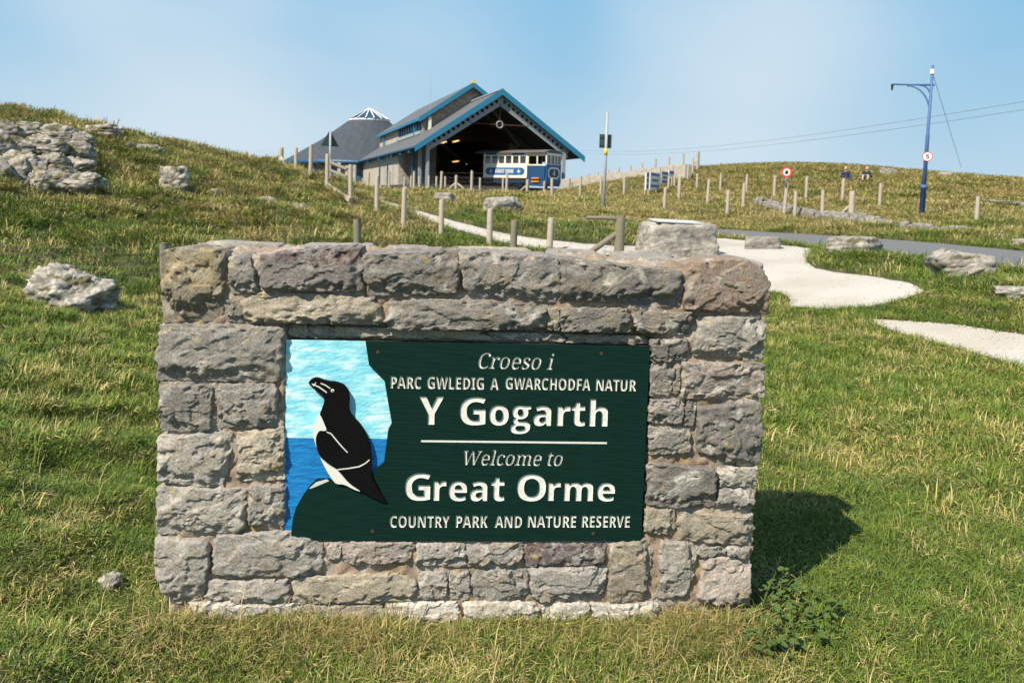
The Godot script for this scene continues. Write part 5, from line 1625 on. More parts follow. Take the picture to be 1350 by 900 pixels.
	s.beam(Vector3(ux - 0.42, ue - 0.4 * pitch - 0.02, set_back + 0.4), Vector3(ux - 0.42, ue - 0.4 * pitch - 0.02, back), 0.14, 0.26)
	part("upper_gutter", s.done(), M.blue_trim, t)
	s = Shape.new()
	s.box(Vector3(ux + 0.15, (uy + ue) / 2 - 0.1, back + 6.5), Vector3(0.3, ue - uy + 0.2, 13.0))
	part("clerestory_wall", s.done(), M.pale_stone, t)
	s = Shape.new()
	s.box(Vector3(ux - 0.06, uy + 0.1, -16.8), Vector3(0.3, 0.3, 12.6))
	part("clerestory_sill", s.done(), M.galv, t)
	for k in 9:
		var z := set_back - 1.2 - k * 1.32
		s = Shape.new()
		s.box(Vector3(ux + 0.12, uy + 0.82, z), Vector3(0.06, 1.2, 1.2))
		var win := part("window", s.done(), M.blue_glass, t)
		s = Shape.new()
		s.box(Vector3(ux + 0.06, uy + 0.82, z - 0.66), Vector3(0.14, 1.25, 0.1))
		part("mullion", s.done(), M.dark_blue, win)
	for z in [set_back - 3.4, back + 4.6]:
		s = Shape.new()
		s.box(Vector3(ux - 0.2, (uy + ue) / 2 - 0.15, z), Vector3(0.16, ue - uy + 0.1, 0.16))
		part("downpipe", s.done(), M.blue_trim, t)
	s = Shape.new()
	s.tube([Vector3(ux + 0.5, uy + 0.2, set_back + 0.3), Vector3(ux + 0.5, ur + 0.6, set_back + 0.3)], [0.03, 0.015], 6)
	part("aerial_mast", s.done(), M.galv, t)
	s = Shape.new()
	s.box(Vector3(ux + 0.5, uy + 0.75, set_back + 0.3), Vector3(0.26, 1.3, 0.26))
	part("flue_casing", s.done(), M.cream, t)
	for z in [-14.0, -19.0]:
		s = Shape.new()
		s.box(Vector3(-0.02, EAVE * 0.45, z), Vector3(0.14, EAVE * 0.9, 0.14))
		part("downpipe", s.done(), M.dark_blue, t)
	# lit tubes under the roof, seen through the opening
	var spots := [Vector3(4.3, 4.15, -12.4), Vector3(5.2, 4.2, -13.6), Vector3(6.0, 4.25, -11.95), Vector3(6.4, 2.45, -13.5)]
	for k in spots.size():
		s = Shape.new()
		s.box(spots[k], Vector3(0.16, 0.1, 2.2))
		var o := part("strip_lamp", s.done(), M.tube_light, t)
		var lamp := OmniLight3D.new()
		lamp.name = "lamp_light"
		lamp.position = spots[k] + Vector3(0, -0.15, 0)
		lamp.light_color = Color(1.0, 0.86, 0.6)
		lamp.light_energy = 0.25
		lamp.light_size = 0.2
		lamp.omni_range = 30.0
		lamp.omni_attenuation = 2.0
		lamp.shadow_enabled = true
		o.add_child(lamp)

# ---------------------------------------------------------------- the round visitor building
func make_cone():
	var c := Vector3(CONE.x, 3.0, CONE.z)
	var t := thing("round_building", "round building with dark conical roof and glazed white-ribbed lantern", "building", c)
	var eave := 2.45
	var s := Shape.new(true)
	var n := 48
	for k in n:
		var a := TAU * k / n
		var b := TAU * (k + 1) / n
		for e in [[10.8, eave, 6.3, 5.2], [6.3, 5.2, 2.6, 8.0]]:
			s.quad_out(Vector3(cos(a) * e[0], e[1], sin(a) * e[0]), Vector3(cos(b) * e[0], e[1], sin(b) * e[0]), Vector3(cos(b) * e[2], e[3], sin(b) * e[2]), Vector3(cos(a) * e[2], e[3], sin(a) * e[2]), Vector3(0, 0, 0))
	part("roof", s.done(), M.lead, t)
	s = Shape.new(true)
	s.tube([Vector3(0, eave - 0.45, 0), Vector3(0, eave - 0.02, 0)], [10.85, 10.85], 48)
	part("fascia", s.done(), M.dark_blue, t)
	s = Shape.new(true)
	s.tube([Vector3(0, -2.0, 0), Vector3(0, eave - 0.5, 0)], [9.8, 9.8], 48)
	part("wall", s.done(), M.far_stone, t)
	for k in 24:
		var a := TAU * k / 24.0
		s = Shape.new()
		s.box(Vector3(0, 0.9, 9.82), Vector3(1.5, 1.5, 0.1))
		var o := part("window", s.done(), M.dark_blue, t)
		o.rotation.y = a
	s = Shape.new(true)
	s.tube([Vector3(0, 7.9, 0), Vector3(0, 8.15, 0)], [2.68, 2.68], 32)
	var lan := part("lantern_kerb", s.done(), M.white, t)
	s = Shape.new()
	for k in 16:
		var a := TAU * k / 16.0
		var b := TAU * (k + 1) / 16.0
		s.quad_out(Vector3(cos(a), 0, sin(a)) * 2.75 + Vector3.UP * 8.2, Vector3(cos(b), 0, sin(b)) * 2.75 + Vector3.UP * 8.2, Vector3(cos(b), 0, sin(b)) * 0.3 + Vector3.UP * 9.5, Vector3(cos(a), 0, sin(a)) * 0.3 + Vector3.UP * 9.5, Vector3(0, 7, 0))
	part("lantern_glass", s.done(), M.lantern_glass, t)
	for k in 16:
		var a := TAU * k / 16.0
		s = Shape.new()
		s.beam(Vector3(cos(a) * 2.78, 8.2, sin(a) * 2.78), Vector3(cos(a) * 0.28, 9.54, sin(a) * 0.28), 0.11, 0.1)
		part("lantern_rib", s.done(), M.white, t)
	s = Shape.new()
	s.tube([Vector3(0, 9.45, 0), Vector3(0, 9.65, 0)], [0.42, 0.3], 16)
	part("lantern_cap", s.done(), M.white, t)

# ---------------------------------------------------------------- the tram
func make_tram():
	var at := Vector3(TRAM_RIGHT.x, 2.58, TRAM_RIGHT.z)
	var t := thing("tramcar", "blue and cream tramcar numbered 4 standing in the open shed", "tram", at, -0.6435)
	t.scale = Vector3.ONE * 0.956
	var s := Shape.new()
	var W := 2.2
	var zc := -W * 0.5
	s.box(Vector3(-2.4, 0.50, zc), Vector3(8.6, 0.18, W - 0.1))
	part("underframe", s.done(), M.dark, t)
	for x in [-4.2, -3.0, -1.7, -0.5]:
		s = Shape.new(true)
		s.tube([Vector3(x, 0.33, -0.28), Vector3(x, 0.33, -0.16)], [0.33, 0.33], 18)
		part("wheel", s.done(), M.dark, t)
	s = Shape.new()
	s.box(Vector3(-2.35, 0.42, -0.12), Vector3(4.6, 0.30, 0.06))
	part("skirt", s.done(), M.tram_navy, t)
	# saloon lower side: cream board, blue field with cut corners, ornaments
	s = Shape.new()
	s.box(Vector3(-2.35, 1.17, -0.05), Vector3(4.7, 1.08, 0.1))
	var side := part("side_panel", s.done(), M.cream, t)
	var x0 := -4.45
	var x1 := -0.25
	var p := PackedVector2Array([Vector2(x0 + 0.25, 0.86), Vector2(x1 - 0.25, 0.86), Vector2(x1, 1.05), Vector2(x1, 1.3), Vector2(x1 - 0.25, 1.5), Vector2(x0 + 0.25, 1.5), Vector2(x0, 1.3), Vector2(x0, 1.05)])
	part("blue_field", plate_mesh(p, 0.002, 0.012), M.tram_blue, side)
	for x in [-3.85, -0.85]:
		var star := PackedVector2Array()
		for k in 16:
			var a := TAU * k / 16.0
			var rad: float = [0.24, 0.1, 0.07, 0.1][k % 4]
			star.append(Vector2(x + cos(a) * rad, 1.18 + sin(a) * rad))
		part("ornament", plate_mesh(star, 0.012, 0.02), M.cream, side)
	part("lettering", lettering("GREAT ORME", "b", [-3.35, 1.03, -1.4, 1.36], 0.012, 0.02), M.cream, side)
	# window band with cream pillars
	for y in [[1.78, 0.14], [2.62, 0.30]]:
		s = Shape.new()
		s.box(Vector3(-2.35, y[0], -0.05), Vector3(4.7, y[1], 0.1))
		part("rail", s.done(), M.cream, t)
	for k in 7:
		s = Shape.new()
		s.box(Vector3(-4.63 + k * 0.76, 2.16, -0.05), Vector3(0.16, 0.64, 0.098))
		part("pillar", s.done(), M.cream, t)
	for k in 6:
		s = Shape.new()
		s.box(Vector3(-4.25 + k * 0.76, 2.16, -0.07), Vector3(0.6, 0.62, 0.02))
		part("window", s.done(), M.glass, t)
	for q in [[-3.9, 1.2], [-0.95, 1.3]]:
		s = Shape.new()
		s.box(Vector3(q[0], 2.64, 0.004), Vector3(q[1], 0.16, 0.012))
		part("blue_strip", s.done(), M.tram_blue, t)
	s = Shape.new()
	s.box(Vector3(-2.35, 1.7, -W + 0.05), Vector3(4.7, 2.1, 0.1))
	part("far_side", s.done(), M.cream, t)
	# open end platform
	s = Shape.new()
	s.box(Vector3(0.95, 1.05, -0.06), Vector3(1.7, 1.2, 0.06))
	part("platform_side", s.done(), M.tram_navy, t)
	s = Shape.new()
	s.box(Vector3(0.97, 0.265, zc), Vector3(1.9, 0.53, W - 0.06))
	part("apron", s.done(), M.tram_navy, t)
	var dash := Node3D.new()
	dash.name = "dash_panel"
	t.add_child(dash)
	s = Shape.new()
	s.box(Vector3(1.95, 1.0, zc), Vector3(0.08, 1.55, W - 0.05))
	part("panel", s.done(), M.tram_blue, dash)
	var oct := PackedVector2Array()
	var octi := PackedVector2Array()
	for q in [[-0.85, 0.25], [-0.55, 0.48], [0.55, 0.48], [0.85, 0.25], [0.85, -0.25], [0.55, -0.48], [-0.55, -0.48], [-0.85, -0.25]]:
		oct.append(Vector2(q[0], q[1] + 1.08))
		octi.append(Vector2(q[0] * 0.82, q[1] * 0.72 + 1.08))
	var face := Transform3D(Basis(Vector3.UP, PI / 2), Vector3(1.992, 0, zc))
	for q in [[plate_mesh(oct, 0.0, 0.012), M.cream, "frame"], [plate_mesh(octi, 0.012, 0.02), M.tram_navy, "field"], [lettering("4", "b", [-0.16, 0.86, 0.16, 1.3], 0.02, 0.03), M.cream, "number"]]:
		var o := part(q[2], q[0], q[1], dash)
		o.transform = face
	for z in [-0.06, -0.62, -1.2, -1.62, -2.14]:
		s = Shape.new()
		s.box(Vector3(1.93, 2.2, z), Vector3(0.11, 0.9, 0.11))
		part("end_pillar", s.done(), M.cream, t)
	for z in [-0.34, -0.91, -1.41, -1.88]:
		s = Shape.new()
		s.box(Vector3(1.93, 2.15, z), Vector3(0.02, 0.7, 0.42))
		part("end_window", s.done(), M.glass, t)
	for q in [[0.95, 1.72, 1.9, 0.1], [0.95, 2.58, 1.9, 0.24]]:
		s = Shape.new()
		s.box(Vector3(q[0], q[1], -0.07), Vector3(q[2], q[3], 0.08))
		part("platform_rail", s.done(), M.cream, t)
	s = Shape.new()
	s.box(Vector3(1.93, 2.62, zc), Vector3(0.12, 0.2, W))
	part("end_header", s.done(), M.cream, t)
	for x in [0.06, 1.0]:
		s = Shape.new()
		s.box(Vector3(x, 2.1, -0.08), Vector3(0.1, 0.75, 0.1))
		part("platform_post", s.done(), M.cream, t)
	s = Shape.new()
	s.box(Vector3(0.0, 1.75, zc), Vector3(0.06, 2.1, W - 0.2))
	part("bulkhead", s.done(), M.timber_and_shade, t)
	# shallow arched roof
	s = Shape.new(true)
	var arc := PackedVector2Array()
	for k in 13:
		var u := k / 12.0
		arc.append(Vector2(lerpf(0.22, -W - 0.22, u), 2.78 + sin(PI * u) * 0.26))
	arc.append(Vector2(-W - 0.22, 2.72))
	arc.append(Vector2(0.22, 2.72))
	var roof := part("roof", plate_mesh(arc, -2.3, 5.2), M.tram_roof, t)
	roof.transform = Transform3D(Basis(Vector3(0, 0, -1), Vector3.UP, Vector3(1, 0, 0)), Vector3(-2.9, 0, 0))
	roof.transform = Transform3D(Basis(Vector3(0, 0, 1), Vector3(0, 1, 0), Vector3(-1, 0, 0)), Vector3(-0.3, 0, 0))
	for y in [0.35, 0.62]:
		s = Shape.new()
		s.box(Vector3(0.95, y, 0.02), Vector3(0.75, 0.1, 0.2))
		part("step", s.done(), M.orange, t)

# ---------------------------------------------------------------- road furniture
func disc(r0: float, z0: float, z1: float, n := 28) -> ArrayMesh:
	var p := PackedVector2Array()
	for k in n:
		p.append(Vector2(cos(TAU * k / n), sin(TAU * k / n)) * r0)
	return plate_mesh(p, z0, z1)

func make_poles():
	var s := Shape.new(true)
	# blue overhead-line pole
	var f := Vector3(TROLLEY_FOOT.x, land(TROLLEY_FOOT.x, TROLLEY_FOOT.z) - 0.1, TROLLEY_FOOT.z)
	var t := thing("trolley_pole", "tall blue pole with bracket arm beyond the road at right", "pole", f)
	var H := TROLLEY_TOP.y - f.y
	s.tube([Vector3(0, -0.2, 0), Vector3(0, 1.05, 0), Vector3(0, 1.06, 0), Vector3(0, 1.18, 0)], [0.092, 0.086, 0.115, 0.105], 14)
	part("base", s.done(), M.pole_blue, t)
	s = Shape.new(true)
	s.tube([Vector3(0, 1.1, 0), Vector3(0, H * 0.55, 0), Vector3(0, H * 0.56, 0), Vector3(0, H, 0)], [0.07, 0.062, 0.05, 0.042], 12)
	part("shaft", s.done(), M.pole_blue, t)
	s = Shape.new()
	s.tube([Vector3(0, H * 0.945, 0), Vector3(0, H * 0.975, 0)], [0.072, 0.072], 10)
	part("cap_band", s.done(), M.cream, t)
	var arm := Vector3(TROLLEY_ARM.x - f.x, TROLLEY_ARM.y - f.y, TROLLEY_ARM.z - f.z) 
	var ay := arm.y
	s = Shape.new(true)
	s.tube([Vector3(0, ay - 0.06, 0) - arm * Vector3(0.08, 0, 0.08), Vector3(arm.x, ay, arm.z)], [0.036, 0.03], 8)
	part("arm", s.done(), M.pole_blue, t)
	for k in [[0.62, 0.95], [0.28, 0.42]]:
		s = Shape.new(true)
		var pts := []
		var rad := []
		for i in 9:
			var u := i / 8.0
			pts.append(Vector3(arm.x * k[0] * (1.0 - cos(u * PI / 2)), ay - 0.06 - k[1] * (1.0 - sin(u * PI / 2)), arm.z * k[0] * (1.0 - cos(u * PI / 2))))
			rad.append(0.025)
		s.tube(pts, rad, 6)
		part("bracket", s.done(), M.pole_blue, t)
	s = Shape.new(true)
	s.tube([Vector3(arm.x, ay, arm.z), Vector3(arm.x, ay - 0.2, arm.z)], [0.05, 0.02], 8)
	part("insulator", s.done(), M.dark, t)
	s = Shape.new()
	var sy := H * 0.415
	var badge := Node3D.new()
	badge.name = "speed_roundel"
	t.add_child(badge)
	badge.position = Vector3(0, sy, 0.09)
	badge.rotation.y = -0.4
	part("rim", disc(0.155, -0.01, 0.01), M.red, badge)
	part("face", disc(0.132, 0.01, 0.014), M.white, badge)
	part("number", lettering("5", "b", [-0.05, -0.075, 0.05, 0.075], 0.014, 0.02), M.dark, badge)
	# stay wire and overhead cables
	s = Shape.new()
	s.tube([Vector3.ZERO, STAY_FOOT - STAY_TOP], [0.008, 0.008], 4)
	var o := part("stay_wire", s.done(), M.wire, self)
	o.position = STAY_TOP
	tag(o, "thin stay wire slanting down from the blue pole", "wire")
	for k in 2:
		s = Shape.new()
		var pts := []
		var rad := []
		var a := CABLE_L + Vector3(0, -0.25 * k, 0)
		var b := CABLE_R + Vector3(0.4, -0.28 * k, 0)
		for i in 25:
			var u := i / 24.0
			pts.append(a.lerp(b, u) - a - Vector3.UP * 4.0 * u * (1.0 - u) * 0.9)
			rad.append(0.007)
		s.tube(pts, rad, 4)
		o = part(numbered("overhead_cable"), s.done(), M.wire, self)
		o.position = a
		tag(o, ["upper of the two thin cables crossing the sky", "lower of the two thin cables crossing the sky"][k], "cable", "overhead cables")
	# road sign seen from behind
	f = Vector3(BACK_SIGN_FOOT.x, land(BACK_SIGN_FOOT.x, BACK_SIGN_FOOT.z) - 0.1, BACK_SIGN_FOOT.z)
	t = thing("road_sign", "grey pole carrying the dark back of a rectangular sign, yellow band below", "sign", f)
	H = BACK_SIGN_TOP.y - f.y
	s = Shape.new(true)
	s.tube([Vector3(0, -0.3, 0), Vector3(0, H, 0)], [0.06, 0.05], 12)
	part("pole", s.done(), M.galv, t)
	s = Shape.new()
	s.box(Vector3(-0.02, BACK_SIGN_MID.y - f.y, -0.07), Vector3(0.46, 0.5, 0.02), Basis(Vector3.UP, 0.2))
	var back := part("panel", s.done(), M.sign_back, t)
	for y in [-0.14, 0.14]:
		s = Shape.new()
		s.box(Vector3(-0.02, BACK_SIGN_MID.y - f.y + y, -0.048), Vector3(0.42, 0.04, 0.02), Basis(Vector3.UP, 0.2))
		part("rail", s.done(), M.sign_back, back)
	s = Shape.new(true)
	s.tube([Vector3(0, BACK_SIGN_MID.y - f.y - 0.5, 0), Vector3(0, BACK_SIGN_MID.y - f.y - 0.27, 0)], [0.066, 0.066], 12)
	part("yellow_band", s.done(), M.yellow, t)
	# red ring sign on the slope
	f = Vector3(FENCE_SLOPE[3][0], land(FENCE_SLOPE[3][0], FENCE_SLOPE[3][1]), FENCE_SLOPE[3][1])
	t = thing("round_sign", "round white sign with red rim on a fence post", "sign", Vector3(ROUND_SIGN.x, ROUND_SIGN.y, ROUND_SIGN.z + 0.12), -0.3)
	part("rim", disc(0.185, -0.012, 0.0), M.red, t)
	part("face", disc(0.125, 0.0, 0.006), M.white, t)
	s = Shape.new()
	s.plate(PackedVector2Array([Vector2(-0.07, -0.05), Vector2(0.0, -0.08), Vector2(0.06, -0.05), Vector2(0.05, 0.02), Vector2(0.07, 0.06), Vector2(0.0, 0.05), Vector2(-0.05, 0.07), Vector2(-0.04, 0.01)]), 0.006, 0.009)
	part("emblem", s.done(), M.dark, t)
	s = Shape.new(true)
	s.tube([Vector3(0, -0.5, -0.03), Vector3(0, 0.12, -0.03)], [0.03, 0.03], 8)
	part("bracket", s.done(), M.galv, t)
	# triangular sign from behind
	f = Vector3(WARN_FOOT.x, land(WARN_FOOT.x, WARN_FOOT.z) - 0.1, WARN_FOOT.z)
	t = thing("warning_sign", "grey back of a triangular road sign beside the hilltop fence", "sign", f, 0.55)
	H = WARN_SIGN.y - f.y
	s = Shape.new(true)
	s.tube([Vector3(0, -0.2, 0.05), Vector3(0, H + 0.32, 0.05)], [0.04, 0.04], 10)
	part("pole", s.done(), M.galv, t)
	s = Shape.new()
	s.plate(PackedVector2Array([Vector2(-0.36, H - 0.28), Vector2(0.36, H - 0.28), Vector2(0, H + 0.34)]), -0.02, 0.0)
	part("panel", s.done(), M.sign_back, t)
	# retaining wall and the blue and white notice boards
	var wa := Vector3(WALL_L.x, 0, WALL_L.z)
	var wb := Vector3(WALL_R.x + 0.3, 0, WALL_R.z - 0.3)
	t = thing("retaining_wall", "long pale stone retaining wall under the skyline fence", "wall", Vector3(wa.x, land(wa.x, wa.z), wa.z))
	s = Shape.new()
	var n := 14
	var u3 := (wb - wa).normalized()
	var nrm := Vector3(-u3.z, 0, u3.x) * (1.0 if -u3.z * 0.0 + u3.x > 0 else -1.0)
	for k in n:
		var q := []
		for e in [k, k + 1]:
			var u := float(e) / n
			var c := wa.lerp(wb, u)
			var lo := land(c.x, c.z) - 0.8
			var tp := lerpf(P_WALL_TOP[0], P_WALL_TOP[1], u)
			for z in [0.0, -0.45]:
				q.append(Vector3(c.x, lo, c.z) + nrm * (0.2 + z) - t.position)
				q.append(Vector3(c.x, tp + sin(e * 2.1) * 0.05, c.z) + nrm * (0.2 + z) - t.position)
		var inside: Vector3 = (q[0] + q[3] + q[4] + q[7]) / 4.0
		s.quad_out(q[0], q[1], q[5], q[4], inside)
		s.quad_out(q[2], q[3], q[7], q[6], inside)
		s.quad_out(q[1], q[3], q[7], q[5], inside)
		if k == 0:
			s.quad_out(q[0], q[1], q[3], q[2], inside)
		if k == n - 1:
			s.quad_out(q[4], q[5], q[7], q[6], inside)
	part("stonework", s.done(), M.pale_stone, t)
	var bl := Vector3(BILL_L.x, 0, BILL_L.z)
	var br := Vector3(BILL_R.x, 0, BILL_R.z)
	var dir := (br - bl).normalized()
	var yaw := atan2(-dir.z, dir.x)
	t = thing("notice_board", "white notice boards with blue bands standing before the retaining wall", "notice board", Vector3(bl.x, BILL_L.y, bl.z), yaw)
	var L := bl.distance_to(br)
	var rise := BILL_R.y + 0.1 - BILL_L.y
	for k in 4:
		var xa: float = L * [0.0, 0.13, 0.52, 0.80][k]
		var xb: float = L * [0.10, 0.47, 0.78, 1.0][k]
		var y0: float = rise * (xa / L) * 0.85
		var hgt: float = [0.95, 0.95, 0.72, 0.34][k]
		var y1: float = 1.0 + rise * 0.45 * (xa / L)
		s = Shape.new()
		s.box(Vector3((xa + xb) / 2, y1 - hgt / 2, 0), Vector3(xb - xa, hgt, 0.05))
		var brd := part("board", s.done(), M.white, t)
		for b in [0, 1, 2]:
			if k == 3 and b > 0:
				continue
			s = Shape.new()
			s.box(Vector3((xa + xb) / 2, y1 - 0.12 - b * hgt * 0.32, 0.03), Vector3((xb - xa) * (0.84 if b != 1 else 0.6), 0.13 if k else 0.22, 0.012))
			part("blue_band", s.done(), M.pole_blue, brd)
	for u in [0.02, 0.5, 0.98]:
		s = Shape.new()
		s.box(Vector3(L * u, 0.3 + rise * u * 0.6, -0.06), Vector3(0.08, 1.7, 0.06))
		part("leg", s.done(), M.post, t)

# ---------------------------------------------------------------- people, as one skin over a few bones
func figure(bones: Array, cell: float) -> Array:
	# bones: [a, radius a, b, radius b, colour]; surface nets over their smooth union
	var lo := Vector3.ONE * 1e9
	var hi := -lo
	for b in bones:
		for e in [[b[0], b[1]], [b[2], b[3]]]:
			lo = lo.min(e[0] - Vector3.ONE * (e[1] + cell * 2))
			hi = hi.max(e[0] + Vector3.ONE * (e[1] + cell * 2))
	var nx := int((hi.x - lo.x) / cell) + 2
	var ny := int((hi.y - lo.y) / cell) + 2
	var nz := int((hi.z - lo.z) / cell) + 2
	var f := PackedFloat32Array()
	f.resize(nx * ny * nz)
	for z in nz:
		for y in ny:
			for x in nx:
				var p := lo + Vector3(x, y, z) * cell
				var acc := 0.0
				for b in bones:
					var ab: Vector3 = b[2] - b[0]
					var u := clampf((p - b[0]).dot(ab) / maxf(ab.length_squared(), 1e-6), 0.0, 1.0)
					var dd: float = p.distance_to(b[0] + ab * u) - lerpf(b[1], b[3], u)
					if dd < 0.25:
						acc += exp(-dd * 55.0)
				f[(z * ny + y) * nx + x] = -log(acc + 1e-9) / 55.0
	var ids := {}
	var V := PackedVector3Array()
	var C := PackedColorArray()
	var steps := [Vector3i(0, 0, 0), Vector3i(1, 0, 0), Vector3i(0, 1, 0), Vector3i(1, 1, 0), Vector3i(0, 0, 1), Vector3i(1, 0, 1), Vector3i(0, 1, 1), Vector3i(1, 1, 1)]
	for z in nz - 1:
		for y in ny - 1:
			for x in nx - 1:
				var sum := Vector3.ZERO
				var cnt := 0
				var vals := []
				var neg := 0
				for s in steps:
					var v := f[((z + s.z) * ny + y + s.y) * nx + x + s.x]
					vals.append(v)
					neg += 1 if v < 0 else 0
				if neg == 0 or neg == 8:
					continue
				for e in [[0, 1], [2, 3], [4, 5], [6, 7], [0, 2], [1, 3], [4, 6], [5, 7], [0, 4], [1, 5], [2, 6], [3, 7]]:
					if (vals[e[0]] < 0) != (vals[e[1]] < 0):
						var t: float = vals[e[0]] / (vals[e[0]] - vals[e[1]])
						sum += Vector3(steps[e[0]]).lerp(Vector3(steps[e[1]]), t)
						cnt += 1
				var p := lo + (Vector3(x, y, z) + sum / cnt) * cell
				ids[(z * ny + y) * nx + x] = V.size()
				V.append(p)
				var best := 1e9
				var col := Color.WHITE
				for b in bones:
					var ab: Vector3 = b[2] - b[0]
					var u := clampf((p - b[0]).dot(ab) / maxf(ab.length_squared(), 1e-6), 0.0, 1.0)
					var dd: float = p.distance_to(b[0] + ab * u) - lerpf(b[1], b[3], u)
					if dd < best:
						best = dd
						col = b[4]
				C.append(col)
	var tris := []
	var stride := [1, nx, nx * ny]
	for z in range(1, nz - 1):
		for y in range(1, ny - 1):
			for x in range(1, nx - 1):
				var at := (z * ny + y) * nx + x
				for ax in 3:
					var a: bool = f[at] < 0
					var b2: bool = f[at + stride[ax]] < 0
					if a == b2:
						continue
					var s1: int = stride[(ax + 1) % 3]
					var s2: int = stride[(ax + 2) % 3]
					var q := [at, at - s1, at - s1 - s2, at - s2]
					if not (ids.has(q[0]) and ids.has(q[1]) and ids.has(q[2]) and ids.has(q[3])):
						continue
					var w := [ids[q[0]], ids[q[1]], ids[q[2]], ids[q[3]]]
					if a:
						w.reverse()
					tris.append_array([w[0], w[1], w[2], w[0], w[2], w[3]])
	return [V, C, tris]

func make_person(label: String, at: Vector3, turn: float, jacket: Color, legs: Color, hair: Color, lean_side: float, hands_up: bool):
	var t := thing("person", label, "person", at, turn, "people sitting on the right hill")
	var skin := Color(0.50, 0.30, 0.22)
	var hip := Vector3(0, 0.13, 0)
	var chest := Vector3(lean_side * 0.06, 0.50, -0.02)
	var neck := Vector3(lean_side * 0.08, 0.64, 0.0)
	var head := Vector3(lean_side * 0.09, 0.80, 0.03)
	var b := []
	b.append([hip, 0.155, chest, 0.15, jacket])
	b.append([chest + Vector3(-0.13, 0.06, 0), 0.085, chest + Vector3(0.13, 0.06, 0), 0.085, jacket])
	b.append([chest + Vector3(0, 0.06, 0), 0.075, neck, 0.055, skin])
	b.append([head + Vector3(0, -0.045, 0.015), 0.068, head + Vector3(0, 0.035, 0.0), 0.085, skin])
	b.append([head + Vector3(0, 0.06, -0.03), 0.078, head + Vector3(0, 0.0, -0.055), 0.06, hair])
	b.append([head + Vector3(0, -0.01, 0.085), 0.014, head + Vector3(0, 0.015, 0.075), 0.01, skin])
	for sx in [-1.0, 1.0]:
		b.append([head + Vector3(0.085 * sx, -0.005, 0.0), 0.014, head + Vector3(0.085 * sx, 0.02, -0.005), 0.014, skin])
		var sh := chest + Vector3(0.19 * sx, 0.06, 0)
		var elbow := sh + Vector3(0.09 * sx, -0.22, 0.10)
		var wrist := Vector3(0.09 * sx, 0.40, 0.32) if hands_up else Vector3(0.16 * sx, 0.24, 0.38)
		b.append([sh, 0.07, elbow, 0.052, jacket])
		b.append([elbow, 0.052, wrist, 0.036, jacket])
		b.append([wrist, 0.03, wrist + Vector3(-0.03 * sx, 0.0, 0.07), 0.033, skin])
		var knee := Vector3(0.15 * sx, 0.36, 0.42)
		var ankle := Vector3(0.13 * sx, 0.07, 0.70)
		b.append([hip + Vector3(0.09 * sx, -0.01, 0), 0.098, knee, 0.066, legs])
		b.append([knee, 0.064, ankle, 0.042, legs])
		b.append([ankle + Vector3(0, -0.02, -0.03), 0.045, ankle + Vector3(0.02 * sx, -0.02, 0.17), 0.036, Color(0.03, 0.028, 0.025)])
	var g3 := figure(b, 0.026)
	var V: PackedVector3Array = g3[0]
	var st := SurfaceTool.new()
	st.begin(Mesh.PRIMITIVE_TRIANGLES)
	st.set_smooth_group(0)
	for k in g3[2]:
		st.set_color(g3[1][k])
		st.add_vertex(V[k])
	var s := Shape.new(true)
	s.st = st
	s.tint = skin
	# five fingers on each hand, rooted in the palm
	for sx in [-1.0, 1.0]:
		var wrist := Vector3(0.09 * sx, 0.40, 0.32) if hands_up else Vector3(0.16 * sx, 0.24, 0.38)
		var palm := wrist + Vector3(-0.03 * sx, 0.0, 0.07)
		for k in 4:
			var root := palm + Vector3((k - 1.5) * 0.018, 0.006, 0.015)
			var L: float = [0.062, 0.074, 0.07, 0.055][k]
			s.tube([root, root + Vector3(0, 0.006, L * 0.5), root + Vector3(0, -0.022, L * 0.9)], [0.010, 0.009, 0.007], 6)
		var th := palm + Vector3(-0.028 * sx, 0.0, -0.02)
		s.tube([th, th + Vector3(-0.022 * sx, 0.01, 0.03), th + Vector3(-0.018 * sx, 0.0, 0.055)], [0.011, 0.010, 0.008], 6)
	s.tint = Color(0.02, 0.015, 0.012)
	for sx in [-1.0, 1.0]:
		var e := head + Vector3(0.03 * sx, 0.02, 0.078)
		s.tube([e, e + Vector3(0, 0, 0.008)], [0.009, 0.005], 6)
	s.tint = Color(0.32, 0.12, 0.10)
	var mo := head + Vector3(0, -0.052, 0.078)
	s.tube([mo - Vector3(0.022, 0, 0), mo + Vector3(0, -0.003, 0.006), mo + Vector3(0.022, 0, 0)], [0.005, 0.007, 0.005], 6)
	st.generate_normals()
	part("body", st.commit(), M.skinned, t)
	t.scale = Vector3.ONE * 0.88

